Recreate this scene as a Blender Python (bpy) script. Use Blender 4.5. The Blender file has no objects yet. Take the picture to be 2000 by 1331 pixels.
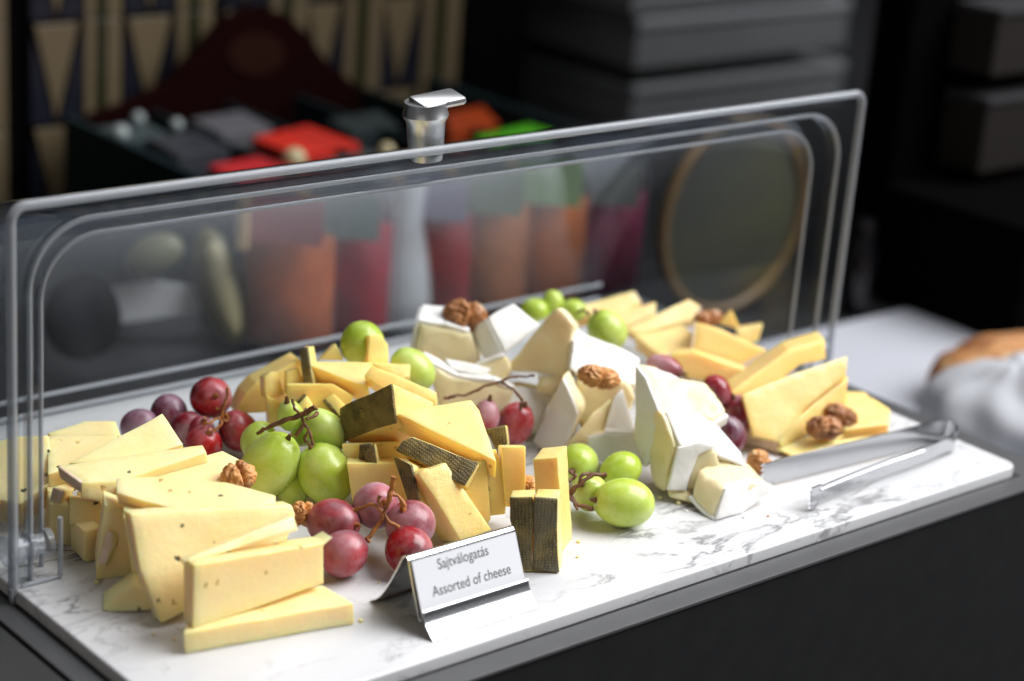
import bpy, bmesh, math, random
from mathutils import Vector, Matrix, noise
R = math.radians
sc = bpy.context.scene
col = sc.collection
rnd = random.Random(7)
V = Vector

# ------------------------------------------------------------------ camera
CAM = V((-0.91926, -0.60502, 0.42602))
RIGHT = V((0.76217, -0.64321, 0.07335))
DOWN = V((-0.16311, -0.30044, -0.93975))
FWD = V((0.62649, 0.70428, -0.33390))
F = 4042.5
cd = bpy.data.cameras.new('camera')
cam = bpy.data.objects.new('camera', cd)
col.objects.link(cam)
m = Matrix((RIGHT, -DOWN, -FWD)).transposed().to_4x4()
m.translation = CAM
cam.matrix_world = m
cd.lens = F / 2000 * 36
cd.sensor_width = 36
cd.clip_start = 0.05
cd.clip_end = 30
cd.dof.use_dof = True
cd.dof.focus_distance = 0.985
cd.dof.aperture_fstop = 4.6
sc.camera = cam

# ------------------------------------------------------------------ world and lamps
w = bpy.data.worlds.new('World')
sc.world = w
w.use_nodes = True
w.node_tree.nodes['Background'].inputs[0].default_value = (0.93, 0.96, 1.0, 1)
w.node_tree.nodes['Background'].inputs[1].default_value = 0.045

def area(name, loc, target, sx, sy, power, color):
    l = bpy.data.lights.new(name, 'AREA')
    l.shape = 'RECTANGLE'
    l.size = sx
    l.size_y = sy
    l.energy = power
    l.color = color
    o = bpy.data.objects.new(name, l)
    col.objects.link(o)
    o.location = loc
    o.rotation_euler = (V(target) - V(loc)).to_track_quat('-Z', 'Y').to_euler()
    return o
area('window_light', (1.15, -0.75, 1.85), (-0.25, 0.12, 0.0), 2.0, 2.0, 136, (0.99, 0.985, 0.99))
area('overhead_fill', (0.1, 0.5, 1.2), (-0.25, 0.1, 0.0), 1.1, 0.9, 6.0, (0.97, 0.98, 1.0))  # added soft fill from overhead, not a known lamp
area('left_fill', (-1.7, -0.5, 1.0), (-0.3, 0.2, 0.05), 1.3, 1.0, 3.2, (1.0, 0.92, 0.82))  # added weak warm fill that lifts the left-facing sides
sc.view_settings.view_transform = 'Standard'
sc.view_settings.look = 'None'
sc.view_settings.exposure = 0.0
sc.view_settings.gamma = 1.0
sc.cycles.use_denoising = True
sc.cycles.max_bounces = 14
sc.cycles.transparent_max_bounces = 24
sc.cycles.caustics_reflective = False
sc.cycles.caustics_refractive = False
sc.cycles.sample_clamp_indirect = 6

# ------------------------------------------------------------------ measured positions -> places on the slab
BACKH = V((FWD.x, FWD.y, 0)).normalized() * -1      # horizontal, towards the photographer
RIGHTH = V((-BACKH.y, BACKH.x, 0))
if RIGHTH.dot(RIGHT) < 0:
    RIGHTH = -RIGHTH
def ray(x, y):
    return RIGHT * ((x - 1000) / F) + DOWN * ((y - 665.5) / F) + FWD
def ground(x, y, z=0.0):
    d = ray(x, y)
    return CAM + d * ((z - CAM.z) / d.z)
def over(x, y, gy, z=0.0):
    """the point seen at (x, y) that stands over the spot of the surface z seen at (x, gy)"""
    g = ground(x, gy, z)
    d = ray(x, y)
    t = (g - CAM).dot(BACKH) / d.dot(BACKH)
    return CAM + d * t
def at_y(x, y, Y):
    d = ray(x, y)
    return CAM + d * ((Y - CAM.y) / d.y)
def depth(p):
    return (p - CAM).dot(FWD)
def normal(phi, alpha):
    a, p = R(alpha), R(phi)
    return (BACKH * math.cos(p) + RIGHTH * math.sin(p)) * math.cos(a) + V((0, 0, math.sin(a)))
def shift(p, E):
    """a step of E = (right, down) as seen, and metres further away"""
    d = depth(p)
    return RIGHT * (E[0] * d / F) + DOWN * (E[1] * d / F) + (ray(*project(p))) * (E[2] / 1000)
def project(p):
    q = p - CAM
    d = q.dot(FWD)
    return 1000 + F * q.dot(RIGHT) / d, 665.5 + F * q.dot(DOWN) / d

# ------------------------------------------------------------------ materials
class NT:
    def __init__(s, name):
        s.m = bpy.data.materials.new(name)
        s.m.use_nodes = True
        s.t = s.m.node_tree
        s.b = s.t.nodes['Principled BSDF']
        s.out = s.t.nodes['Material Output']
        s._tc = None
    def n(s, typ, **kw):
        nd = s.t.nodes.new(typ)
        for k, v in kw.items():
            if isinstance(k, str) and hasattr(nd, k):
                setattr(nd, k, v)
        return nd
    def l(s, a, b):
        s.t.links.new(a, b)
    def co(s):
        if not s._tc:
            tc = s.n('ShaderNodeTexCoord')
            oi = s.n('ShaderNodeObjectInfo')
            mu = s.n('ShaderNodeMath', operation='MULTIPLY')
            mu.inputs[1].default_value = 37.0
            s.l(oi.outputs['Random'], mu.inputs[0])
            ad = s.n('ShaderNodeVectorMath', operation='ADD')
            s.l(tc.outputs['Object'], ad.inputs[0])
            s.l(mu.outputs[0], ad.inputs[1])
            s._tc = ad.outputs[0]
            s.tc = tc
            s.oi = oi
        return s._tc
    def noise(s, scale, detail=3, rough=0.5, co=None, dist=0.0, typ=None):
        nd = s.n('ShaderNodeTexNoise')
        nd.inputs['Scale'].default_value = scale
        nd.inputs['Detail'].default_value = detail
        nd.inputs['Roughness'].default_value = rough
        nd.inputs['Distortion'].default_value = dist
        s.l(co or s.co(), nd.inputs['Vector'])
        return nd.outputs['Fac']
    def ramp(s, src, stops):
        r = s.n('ShaderNodeValToRGB')
        el = r.color_ramp.elements
        while len(el) < len(stops):
            el.new(0.5)
        for e, (p, c) in zip(el, stops):
            e.position = p
            e.color = (*c, 1) if isinstance(c, tuple) else (c, c, c, 1)
        s.l(src, r.inputs[0])
        return r.outputs[0]
    def mix(s, fac, a, b, mode='MIX'):
        x = s.n('ShaderNodeMix', data_type='RGBA', blend_type=mode)
        for sock, v in ((x.inputs[0], fac), (x.inputs[6], a), (x.inputs[7], b)):
            if isinstance(v, (int, float)):
                sock.default_value = v
            elif isinstance(v, tuple):
                sock.default_value = (*v, 1)
            else:
                s.l(v, sock)
        return x.outputs[2]
    def bump(s, src, strength, dist=0.001, prev=None):
        b = s.n('ShaderNodeBump')
        b.inputs['Strength'].default_value = strength
        b.inputs['Distance'].default_value = dist
        s.l(src, b.inputs['Height'])
        if prev:
            s.l(prev, b.inputs['Normal'])
        return b.outputs[0]
    def set(s, **kw):
        for k, v in kw.items():
            i = s.b.inputs[k.replace('_', ' ')]
            if isinstance(v, (int, float)):
                i.default_value = v
            elif isinstance(v, tuple):
                i.default_value = (*v, 1) if i.type == 'RGBA' else v
            else:
                s.l(v, i)
        return s
M = {}

def cheese_mat(name, c1, c2, specks=0.0, sss=0.65, rough=0.42, holes=False):
    t = NT(name)
    n1 = t.noise(38, 4, 0.55)
    c = t.mix(t.ramp(n1, [(0.3, 0.0), (0.7, 1.0)]), c1, c2)
    big = t.noise(14, 2)
    c = t.mix(t.ramp(big, [(0.35, 0.0), (0.75, 0.22)]), c, tuple(x * y for x, y in zip(c1, (0.93, 0.82, 0.6))))
    geo = t.n('ShaderNodeNewGeometry')
    c = t.mix(t.ramp(geo.outputs['Pointiness'], [(0.53, 0.0), (0.62, 0.45)]), c, (c2[0] * 0.9, c2[1] * 0.80, c2[2] * 0.5))
    bs = t.bump(t.noise(300, 5, 0.7), 0.42, 0.0007)
    bs = t.bump(t.noise(60, 3, 0.5), 0.25, 0.0012, bs)
    mpk = t.n('ShaderNodeMapping')
    mpk.inputs['Scale'].default_value = (1.0, 1.0, 14.0)
    mpk.inputs['Rotation'].default_value = (0.3, 0.2, 0.1)
    t.l(t.co(), mpk.inputs['Vector'])
    bs = t.bump(t.noise(70, 3, 0.6, mpk.outputs[0]), 0.16, 0.0007, bs)
    if specks:
        v = t.n('ShaderNodeTexVoronoi')
        v.inputs['Scale'].default_value = 165
        wob = t.n('ShaderNodeVectorMath', operation='ADD')
        t.l(t.co(), wob.inputs[0])
        nn = t.n('ShaderNodeTexNoise')
        nn.inputs['Scale'].default_value = 600
        t.l(t.co(), nn.inputs['Vector'])
        sca = t.n('ShaderNodeVectorMath', operation='SCALE')
        sca.inputs['Scale'].default_value = 0.0035
        t.l(nn.outputs['Color'], sca.inputs[0])
        t.l(sca.outputs[0], wob.inputs[1])
        t.l(wob.outputs[0], v.inputs['Vector'])
        dot = t.ramp(v.outputs['Distance'], [(0.16, 1.0), (0.24, 0.0)])
        pick = t.n('ShaderNodeSeparateColor')
        t.l(v.outputs['Color'], pick.inputs[0])
        sel = t.ramp(pick.outputs[0], [(1.0 - specks, 0.0), (1.01 - specks, 1.0)])
        f = t.n('ShaderNodeMath', operation='MULTIPLY')
        t.l(dot, f.inputs[0])
        t.l(sel, f.inputs[1])
        kind = t.ramp(pick.outputs[1], [(0.45, (0.035, 0.05, 0.012)), (0.5, (0.5, 0.36, 0.09))])
        c = t.mix(f.outputs[0], c, kind)
        inv = t.n('ShaderNodeMath', operation='MULTIPLY')
        inv.inputs[1].default_value = -1
        t.l(f.outputs[0], inv.inputs[0])
        bs = t.bump(inv.outputs[0], 0.4, 0.0008, bs)
    t.set(Base_Color=c, Roughness=rough, Subsurface_Weight=sss, Subsurface_Radius=(0.012, 0.005, 0.0012), Subsurface_Scale=0.8, Normal=bs, Specular_IOR_Level=0.45, Coat_Weight=0.25, Coat_Roughness=0.28)
    return t.m
M['herb'] = cheese_mat('herb_cheese_paste', (0.96, 0.785, 0.43), (0.95, 0.735, 0.33), specks=0.17)
M['sheep'] = cheese_mat('sheep_cheese_paste', (0.96, 0.75, 0.32), (0.94, 0.69, 0.22), specks=0.07)
M['hard'] = cheese_mat('hard_cheese_paste', (0.93, 0.71, 0.31), (0.91, 0.62, 0.20), specks=0.015, rough=0.36)
M['brie'] = cheese_mat('soft_cheese_paste', (0.87, 0.77, 0.53), (0.85, 0.72, 0.42), specks=0, sss=0.3, rough=0.38)

def rind_white():
    t = NT('white_mould_rind')
    c = t.mix(t.ramp(t.noise(90, 4), [(0.35, 0.0), (0.75, 1.0)]), (0.84, 0.84, 0.835), (0.79, 0.765, 0.71))
    b = t.bump(t.noise(420, 4, 0.65), 0.3, 0.0006)
    b = t.bump(t.noise(70, 4, 0.6), 0.5, 0.0016, b)
    t.set(Base_Color=c, Roughness=0.85, Subsurface_Weight=0.2, Subsurface_Radius=(0.004, 0.0035, 0.003), Subsurface_Scale=0.6, Normal=b, Specular_IOR_Level=0.25)
    return t.m
M['white'] = rind_white()
def rind_beige():
    t = NT('beige_rind')
    c = t.mix(t.ramp(t.noise(150, 4), [(0.35, 0.0), (0.7, 1.0)]), (0.82, 0.66, 0.52), (0.72, 0.50, 0.34))
    t.set(Base_Color=c, Roughness=0.7, Normal=t.bump(t.noise(500, 3), 0.4, 0.0006), Subsurface_Weight=0.15, Subsurface_Radius=(0.004, 0.002, 0.001), Subsurface_Scale=0.6)
    return t.m
M['beige'] = rind_beige()
def rind_dark():
    t = NT('dark_pressed_rind')
    uv = t.n('ShaderNodeTexCoord').outputs['UV']
    t.co()
    w1 = t.n('ShaderNodeTexWave', wave_type='BANDS', bands_direction='X')
    w2 = t.n('ShaderNodeTexWave', wave_type='BANDS', bands_direction='Y')
    for q, s in ((w1, 190), (w2, 240)):
        q.inputs['Scale'].default_value = s
        q.inputs['Distortion'].default_value = 6.0
        q.inputs['Detail'].default_value = 2
        t.l(uv, q.inputs['Vector'])
    mu = t.n('ShaderNodeMath', operation='MULTIPLY')
    t.l(w1.outputs['Fac'], mu.inputs[0])
    t.l(w2.outputs['Fac'], mu.inputs[1])
    n1 = t.ramp(t.noise(110, 5, 0.6), [(0.34, 0.0), (0.68, 1.0)])
    base = t.mix(n1, (0.045, 0.036, 0.014), (0.25, 0.18, 0.055))
    base = t.mix(t.ramp(t.noise(35, 4, 0.6), [(0.5, 0.0), (0.62, 0.6)]), base, (0.20, 0.18, 0.12))
    lite = t.mix(t.ramp(t.noise(60, 3), [(0.4, 0.0), (0.65, 1.0)]), (0.34, 0.25, 0.07), (0.40, 0.33, 0.15))
    c = t.mix(t.ramp(mu.outputs[0], [(0.25, 0.0), (0.8, 0.4)]), base, lite)
    c = t.mix(t.ramp(t.noise(75, 5, 0.7), [(0.62, 0.0), (0.70, 0.75)]), c, (0.55, 0.36, 0.05))
    b = t.bump(mu.outputs[0], 0.35, 0.0007)
    b = t.bump(t.noise(200, 4), 0.5, 0.0008, b)
    t.set(Base_Color=c, Roughness=0.5, Normal=b, Specular_IOR_Level=0.4)
    return t.m
M['dark'] = rind_dark()

def grape_mat(name, body, deep, bloomc, bloom, pale=None):
    t = NT(name)
    t.co()
    n1 = t.noise(70, 3)
    c = t.mix(t.ramp(n1, [(0.35, 0.0), (0.68, 1.0)]), deep, body)
    if pale:
        sp = t.n('ShaderNodeSeparateXYZ')
        t.l(t.tc.outputs['Generated'], sp.inputs[0])
        ad = t.n('ShaderNodeMath', operation='MULTIPLY_ADD')
        ad.inputs[1].default_value = 0.5
        t.l(t.noise(60, 3), ad.inputs[0])
        t.l(sp.outputs['Z'], ad.inputs[2])
        c = t.mix(t.ramp(ad.outputs[0], [(1.03, 0.0), (1.27, 0.75)]), c, pale)
    bl = t.ramp(t.noise(32, 5, 0.6), [(0.43, 0.0), (0.64, bloom)])
    c = t.mix(bl, c, bloomc)
    c = t.mix(t.ramp(t.noise(190, 4, 0.65), [(0.48, 0.0), (0.74, 0.22)]), c, bloomc)
    spk = t.ramp(t.noise(900, 2, 0.6), [(0.66, 0.0), (0.76, 0.2)])
    c = t.mix(spk, c, tuple(min(1, x * 1.5 + .03) for x in body))
    t.set(Base_Color=c, Roughness=t.ramp(bl, [(0.0, 0.22), (0.7, 0.55)]), Subsurface_Weight=(0.7 if 'green' in name else 0.25), Subsurface_Radius=(0.009, 0.008, 0.002) if 'green' in name else (0.008, 0.002, 0.002),
          Subsurface_Scale=0.8, Normal=t.bump(t.noise(500, 2), 0.05, 0.0004), Specular_IOR_Level=0.5)
    return t.m
M['ggreen'] = grape_mat('green_grape_skin', (0.50, 0.62, 0.09), (0.38, 0.52, 0.04), (0.74, 0.82, 0.46), 0.35, (0.58, 0.66, 0.14))
M['gred'] = grape_mat('red_grape_skin', (0.46, 0.012, 0.012), (0.14, 0.003, 0.010), (0.60, 0.38, 0.44), 0.36, (0.58, 0.40, 0.36))
M['gpurple'] = grape_mat('purple_grape_skin', (0.17, 0.015, 0.04), (0.08, 0.008, 0.025), (0.46, 0.36, 0.46), 0.6, (0.40, 0.22, 0.22))
M['gpink'] = grape_mat('dusty_grape_skin', (0.36, 0.016, 0.026), (0.17, 0.008, 0.018), (0.62, 0.44, 0.50), 0.55, (0.60, 0.50, 0.34))

def simple(name, c, rough=0.5, metal=0.0, n2=None, nscale=30, bump=0.0, bscale=200, bdist=0.0005, **kw):
    t = NT(name)
    if n2:
        cc = t.mix(t.ramp(t.noise(nscale, 4), [(0.35, 0.0), (0.7, 1.0)]), c, n2)
    else:
        cc = c
    t.set(Base_Color=cc, Roughness=rough, Metallic=metal, **kw)
    if bump:
        t.set(Normal=t.bump(t.noise(bscale, 4), bump, bdist))
    return t.m
M['stem'] = simple('grape_stem_wood', (0.20, 0.085, 0.03), 0.6, n2=(0.07, 0.03, 0.015), nscale=250, bump=0.6, bscale=700)
M['stem_green'] = simple('grape_stem_green', (0.30, 0.22, 0.05), 0.5, n2=(0.16, 0.10, 0.03), nscale=250, bump=0.4, bscale=700)
M['stem_orange'] = simple('grape_stem_orange', (0.48, 0.17, 0.035), 0.5, n2=(0.22, 0.08, 0.02), nscale=180, bump=0.4, bscale=500)
def walnut_mat(name, a, b, hi):
    t = NT(name)
    c = t.mix(t.ramp(t.noise(160, 5, 0.65), [(0.35, 0.0), (0.65, 1.0)]), a, b)
    c = t.mix(t.ramp(t.noise(90, 3), [(0.62, 0.0), (0.70, 0.8)]), c, hi)
    t.set(Base_Color=c, Roughness=0.42, Normal=t.bump(t.noise(450, 5, 0.6), 0.5, 0.0008), Specular_IOR_Level=0.5)
    return t.m
M['walnut'] = walnut_mat('walnut_skin', (0.72, 0.36, 0.12), (0.40, 0.16, 0.045), (0.78, 0.58, 0.32))
M['walnut_dark'] = walnut_mat('walnut_skin_dark', (0.50, 0.22, 0.08), (0.24, 0.09, 0.032), (0.68, 0.52, 0.34))
M['chrome'] = simple('polished_steel', (0.74, 0.75, 0.76), 0.14, 1.0, bump=0.04, bscale=60, bdist=0.001)
M['satin'] = simple('satin_chrome', (0.86, 0.87, 0.88), 0.32, 1.0)
M['brushed'] = simple('brushed_lip', (0.58, 0.59, 0.61), 0.24, 1.0)
M['steel'] = simple('brushed_steel', (0.62, 0.63, 0.65), 0.13, 1.0, bump=0.05, bscale=90, bdist=0.001)
M['paper'] = simple('white_card', (0.72, 0.73, 0.77), 0.6)
M['ink'] = simple('grey_ink', (0.015, 0.015, 0.018), 0.6)
M['housing'] = simple('anthracite_powder_coat', (0.009, 0.0095, 0.0105), 0.55, n2=(0.012, 0.0125, 0.0135), nscale=60, bump=0.35, bscale=1400, bdist=0.0002)
M['ledge'] = simple('anthracite_top_plate', (0.065, 0.066, 0.069), 0.46, n2=(0.055, 0.056, 0.059), nscale=40, bump=0.25, bscale=1400, bdist=0.0002)
M['gap_shade'] = simple('gap_shade_black', (0.006, 0.006, 0.007), 0.7)
M['black'] = simple('matt_black', (0.002, 0.002, 0.002), 0.9, Specular_IOR_Level=0.0)
M['greybox'] = simple('dark_grey_laminate', (0.12, 0.123, 0.128), 0.8, n2=(0.10, 0.103, 0.108), nscale=8, Specular_IOR_Level=0.1)
M['greyedge'] = simple('grey_laminate_edge', (0.17, 0.18, 0.19), 0.45)
M['brownbox'] = simple('brown_grey_laminate', (0.013, 0.011, 0.0095), 0.8, Specular_IOR_Level=0.1)
M['brownedge'] = simple('grey_brown_edge', (0.024, 0.024, 0.026), 0.8, Specular_IOR_Level=0.1)
M['cloth'] = simple('white_tablecloth', (0.36, 0.37, 0.41), 0.95, bump=0.3, bscale=900, Specular_IOR_Level=0.05)
M['tabletop'] = simple('dark_table_top', (0.012, 0.0125, 0.014), 0.6, Specular_IOR_Level=0.25)
M['napkin'] = simple('white_napkin', (0.38, 0.39, 0.42), 0.95, bump=0.5, bscale=500, bdist=0.001, Specular_IOR_Level=0.05)
M['maroon'] = simple('maroon_lacquer', (0.007, 0.0010, 0.0010), 0.9, Specular_IOR_Level=0.03)
M['wood'] = simple('clothespin_wood', (0.62, 0.45, 0.24), 0.6, n2=(0.5, 0.33, 0.15), nscale=80)
def bowl_mat():
    t = NT('olive_wood')
    wv = t.n('ShaderNodeTexWave', wave_type='RINGS')
    wv.inputs['Scale'].default_value = 14
    wv.inputs['Distortion'].default_value = 5
    t.l(t.co(), wv.inputs['Vector'])
    c = t.ramp(wv.outputs['Fac'], [(0.2, (0.30, 0.12, 0.035)), (0.7, (0.58, 0.30, 0.10))])
    t.set(Base_Color=c, Roughness=0.4)
    return t.m
M['olive'] = bowl_mat()

def marble():
    t = NT('white_marble')
    tc = t.n('ShaderNodeTexCoord')
    mp = t.n('ShaderNodeMapping')
    mp.inputs['Rotation'].default_value = (0, 0, R(-32))
    mp.inputs['Scale'].default_value = (0.62, 1.5, 1)
    t.l(tc.outputs['Object'], mp.inputs['Vector'])
    co = mp.outputs[0]
    def vein(scale, width, dist, off):
        ad = t.n('ShaderNodeVectorMath', operation='ADD')
        ad.inputs[1].default_value = off
        t.l(co, ad.inputs[0])
        f = t.noise(scale, 7, 0.62, ad.outputs[0], dist)
        s = t.n('ShaderNodeMath', operation='SUBTRACT')
        s.inputs[1].default_value = 0.5
        t.l(f, s.inputs[0])
        a = t.n('ShaderNodeMath', operation='ABSOLUTE')
        t.l(s.outputs[0], a.inputs[0])
        return t.ramp(a.outputs[0], [(0.0, 1.0), (width, 0.0)])
    v1 = vein(16, 0.014, 1.2, (3.1, 0.4, 0))
    v2 = vein(22, 0.016, 0.8, (1.7, 5.2, 0))
    msk = t.ramp(t.noise(9, 3, 0.5, co), [(0.50, 0.0), (0.62, 1.0)])
    msk2 = t.ramp(t.noise(13, 3, 0.5, mp.outputs[0]), [(0.48, 0.0), (0.60, 1.0)])
    prev = None
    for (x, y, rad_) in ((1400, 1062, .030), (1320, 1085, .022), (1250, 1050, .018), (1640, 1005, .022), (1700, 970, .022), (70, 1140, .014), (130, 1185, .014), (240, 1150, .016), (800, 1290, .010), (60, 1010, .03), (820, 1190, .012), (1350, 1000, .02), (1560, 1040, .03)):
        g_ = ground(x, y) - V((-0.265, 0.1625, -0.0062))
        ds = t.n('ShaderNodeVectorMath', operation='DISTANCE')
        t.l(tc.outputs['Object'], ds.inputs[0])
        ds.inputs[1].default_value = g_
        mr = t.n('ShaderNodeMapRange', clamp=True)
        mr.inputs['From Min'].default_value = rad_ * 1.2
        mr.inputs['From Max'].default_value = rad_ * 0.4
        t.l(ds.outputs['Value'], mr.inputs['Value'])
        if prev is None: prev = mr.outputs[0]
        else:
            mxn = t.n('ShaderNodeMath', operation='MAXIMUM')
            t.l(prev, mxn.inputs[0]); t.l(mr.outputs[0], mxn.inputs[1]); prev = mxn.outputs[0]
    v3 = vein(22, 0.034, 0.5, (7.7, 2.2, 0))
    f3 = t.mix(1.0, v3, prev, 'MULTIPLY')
    f1 = t.mix(1.0, v1, msk, 'MULTIPLY')
    f2 = t.mix(1.0, v2, msk2, 'MULTIPLY')
    soft = t.ramp(t.noise(11, 4, 0.6, co, 1.0), [(0.45, 0.0), (0.75, 0.5)])
    c = t.mix(soft, (0.62, 0.625, 0.64), (0.52, 0.53, 0.55))
    c = t.mix(t.ramp(f2, [(0, 0.0), (1, 0.4)]), c, (0.16, 0.16, 0.17))
    c = t.mix(t.ramp(f1, [(0, 0.0), (1, 0.85)]), c, (0.045, 0.045, 0.05))
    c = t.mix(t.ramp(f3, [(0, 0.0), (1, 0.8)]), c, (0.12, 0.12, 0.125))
    t.set(Base_Color=c, Roughness=0.26, Specular_IOR_Level=0.5)
    return t.m
M['marble'] = marble()

def clear(name, tint=(0.93, 0.95, 0.96), gloss=(0.9, 0.93, 1.0), haze=0.012, ior=1.5, rough=0.04, bump=0.0):
    """thin moulded plastic sheet: lets light straight through and mirrors by Fresnel"""
    t = NT(name)
    tr = t.n('ShaderNodeBsdfTransparent')
    tr.inputs[0].default_value = (*tint, 1)
    gl = t.n('ShaderNodeBsdfGlossy')
    gl.inputs['Color'].default_value = (*gloss, 1)
    gl.inputs['Roughness'].default_value = rough
    df = t.n('ShaderNodeBsdfDiffuse')
    df.inputs[0].default_value = (0.75, 0.78, 0.82, 1)
    geo = t.n('ShaderNodeNewGeometry')
    dt = t.n('ShaderNodeVectorMath', operation='DOT_PRODUCT')
    t.l(geo.outputs['Incoming'], dt.inputs[0])
    nrm = geo.outputs['Normal']
    if bump:
        nrm = t.bump(t.noise(25, 3), bump, 0.002)
        t.l(nrm, gl.inputs['Normal'])
    t.l(nrm, dt.inputs[1])
    ab = t.n('ShaderNodeMath', operation='ABSOLUTE')
    t.l(dt.outputs['Value'], ab.inputs[0])
    om = t.n('ShaderNodeMath', operation='SUBTRACT', use_clamp=True)
    om.inputs[0].default_value = 1.0
    t.l(ab.outputs[0], om.inputs[1])
    pw = t.n('ShaderNodeMath', operation='POWER')
    pw.inputs[1].default_value = 4.0
    t.l(om.outputs[0], pw.inputs[0])
    f0 = 0.32 * ((ior - 1) / (ior + 1)) ** 2
    fr = t.n('ShaderNodeMath', operation='MULTIPLY_ADD', use_clamp=True)
    fr.inputs[1].default_value = 1 - f0
    fr.inputs[2].default_value = f0
    t.l(pw.outputs[0], fr.inputs[0])
    m1 = t.n('ShaderNodeMixShader')
    m1.inputs[0].default_value = haze
    t.l(tr.outputs[0], m1.inputs[1])
    t.l(df.outputs[0], m1.inputs[2])
    m2 = t.n('ShaderNodeMixShader')
    t.l(fr.outputs[0], m2.inputs[0])
    t.l(m1.outputs[0], m2.inputs[1])
    t.l(gl.outputs[0], m2.inputs[2])
    t.l(m2.outputs[0], t.out.inputs['Surface'])
    return t.m
M['clear'] = clear('clear_plastic_sheet', tint=(0.90, 0.915, 0.92), haze=0.002, bump=0.1, rough=0.06)
M['lip'] = clear('clear_plastic_edge', tint=(0.62, 0.65, 0.69), haze=0.30, ior=1.6, rough=0.12)
M['glass'] = clear('clear_glass', haze=0.01, ior=1.35, rough=0.3)
M['knob'] = clear('clear_plastic_knob', tint=(0.84, 0.86, 0.88), haze=0.16, ior=1.8, rough=0.08)

def tile_mat(name, c):
    return simple(name, c, 0.35)

# ------------------------------------------------------------------ mesh helpers
def link(name, bm, mat, parent=None, smooth=None, origin=None):
    me = bpy.data.meshes.new(name)
    if smooth is not None:
        bm.normal_update()
        ca = math.cos(R(smooth))
        for f in bm.faces:
            f.smooth = True
        for e in bm.edges:
            if len(e.link_faces) == 2:
                e.smooth = e.link_faces[0].normal.dot(e.link_faces[1].normal) > ca
            else:
                e.smooth = False
    o0 = V((0, 0, 0))
    if origin is not None:
        o0 = V(origin)
        bmesh.ops.translate(bm, verts=bm.verts, vec=-o0)
    bm.to_mesh(me)
    bm.free()
    if mat:
        me.materials.append(mat)
    o = bpy.data.objects.new(name, me)
    col.objects.link(o)
    o.location = o0
    if parent:
        o.parent = parent
        o.location = o0 - parent.location
    return o
def tag(o, label, cat=None, group=None, kind=None):
    if label: o['label'] = label
    if cat: o['category'] = cat
    if group: o['group'] = group
    if kind: o['kind'] = kind
    return o
def empty(name, loc, label=None, cat=None, group=None):
    o = bpy.data.objects.new(name, None)
    o.empty_display_size = 0.01
    col.objects.link(o)
    o.location = loc
    tag(o, label, cat, group)
    return o
def box(bm, x0, x1, y0, y1, z0, z1, bev=0.0, M4=None):
    r = bmesh.ops.create_cube(bm, size=1.0)
    vs = r['verts']
    for v in vs:
        v.co = V(((x0 + x1) / 2 + v.co.x * (x1 - x0), (y0 + y1) / 2 + v.co.y * (y1 - y0), (z0 + z1) / 2 + v.co.z * (z1 - z0)))
        if M4: v.co = M4 @ v.co
    if bev:
        es = list({e for v in vs for e in v.link_edges})
        bmesh.ops.bevel(bm, geom=es, offset=bev, segments=2, affect='EDGES', profile=0.5)
    return bm
def lathe(bm, prof, seg=32, c=(0, 0, 0), M4=None):
    rings = []
    for r, z in prof:
        ring = []
        for i in range(seg):
            a = 2 * math.pi * i / seg
            p = V((c[0] + r * math.cos(a), c[1] + r * math.sin(a), c[2] + z))
            if M4: p = M4 @ p
            ring.append(bm.verts.new(p))
        rings.append(ring)
    for a, b in zip(rings, rings[1:]):
        for i in range(seg):
            bm.faces.new((a[i], a[(i + 1) % seg], b[(i + 1) % seg], b[i]))
    if prof[0][0] > 1e-6: bm.faces.new(list(reversed(rings[0])))
    if prof[-1][0] > 1e-6: bm.faces.new(rings[-1])
    return bm
def tube(bm, pts, rad, seg=8, knob=0.0):
    pts = [V(p) for p in pts]
    n = len(pts)
    if not isinstance(rad, (list, tuple)): rad = [rad] * n
    rings = []
    up = V((0.13, 0.21, 0.97))
    for i, p in enumerate(pts):
        t = (pts[min(i + 1, n - 1)] - pts[max(i - 1, 0)]).normalized()
        a = t.cross(up)
        if a.length < 1e-3: a = t.cross(V((1, 0, 0)))
        a.normalize()
        b = t.cross(a)
        ring = []
        for k in range(seg):
            q = 2 * math.pi * k / seg
            r = rad[i] * (1 + knob * noise.noise(p * 700 + V((k, 0, 0))))
            ring.append(bm.verts.new(p + a * math.cos(q) * r + b * math.sin(q) * r))
        rings.append(ring)
    for A, B in zip(rings, rings[1:]):
        for k in range(seg):
            bm.faces.new((A[k], A[(k + 1) % seg], B[(k + 1) % seg], B[k]))
    bm.faces.new(list(reversed(rings[0])))
    bm.faces.new(rings[-1])
    return bm
def smoothline(pts, n=6):
    """Catmull-Rom through 3D points"""
    pts = [V(p) for p in pts]
    P = [pts[0] * 2 - pts[1]] + pts + [pts[-1] * 2 - pts[-2]]
    out = []
    for i in range(1, len(P) - 2):
        for k in range(n):
            t = k / n
            a, b, c, d = P[i - 1], P[i], P[i + 1], P[i + 2]
            out.append(0.5 * ((2 * b) + (c - a) * t + (2 * a - 5 * b + 4 * c - d) * t * t + (3 * b - a - 3 * c + d) * t ** 3))
    out.append(pts[-1])
    return out

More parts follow.
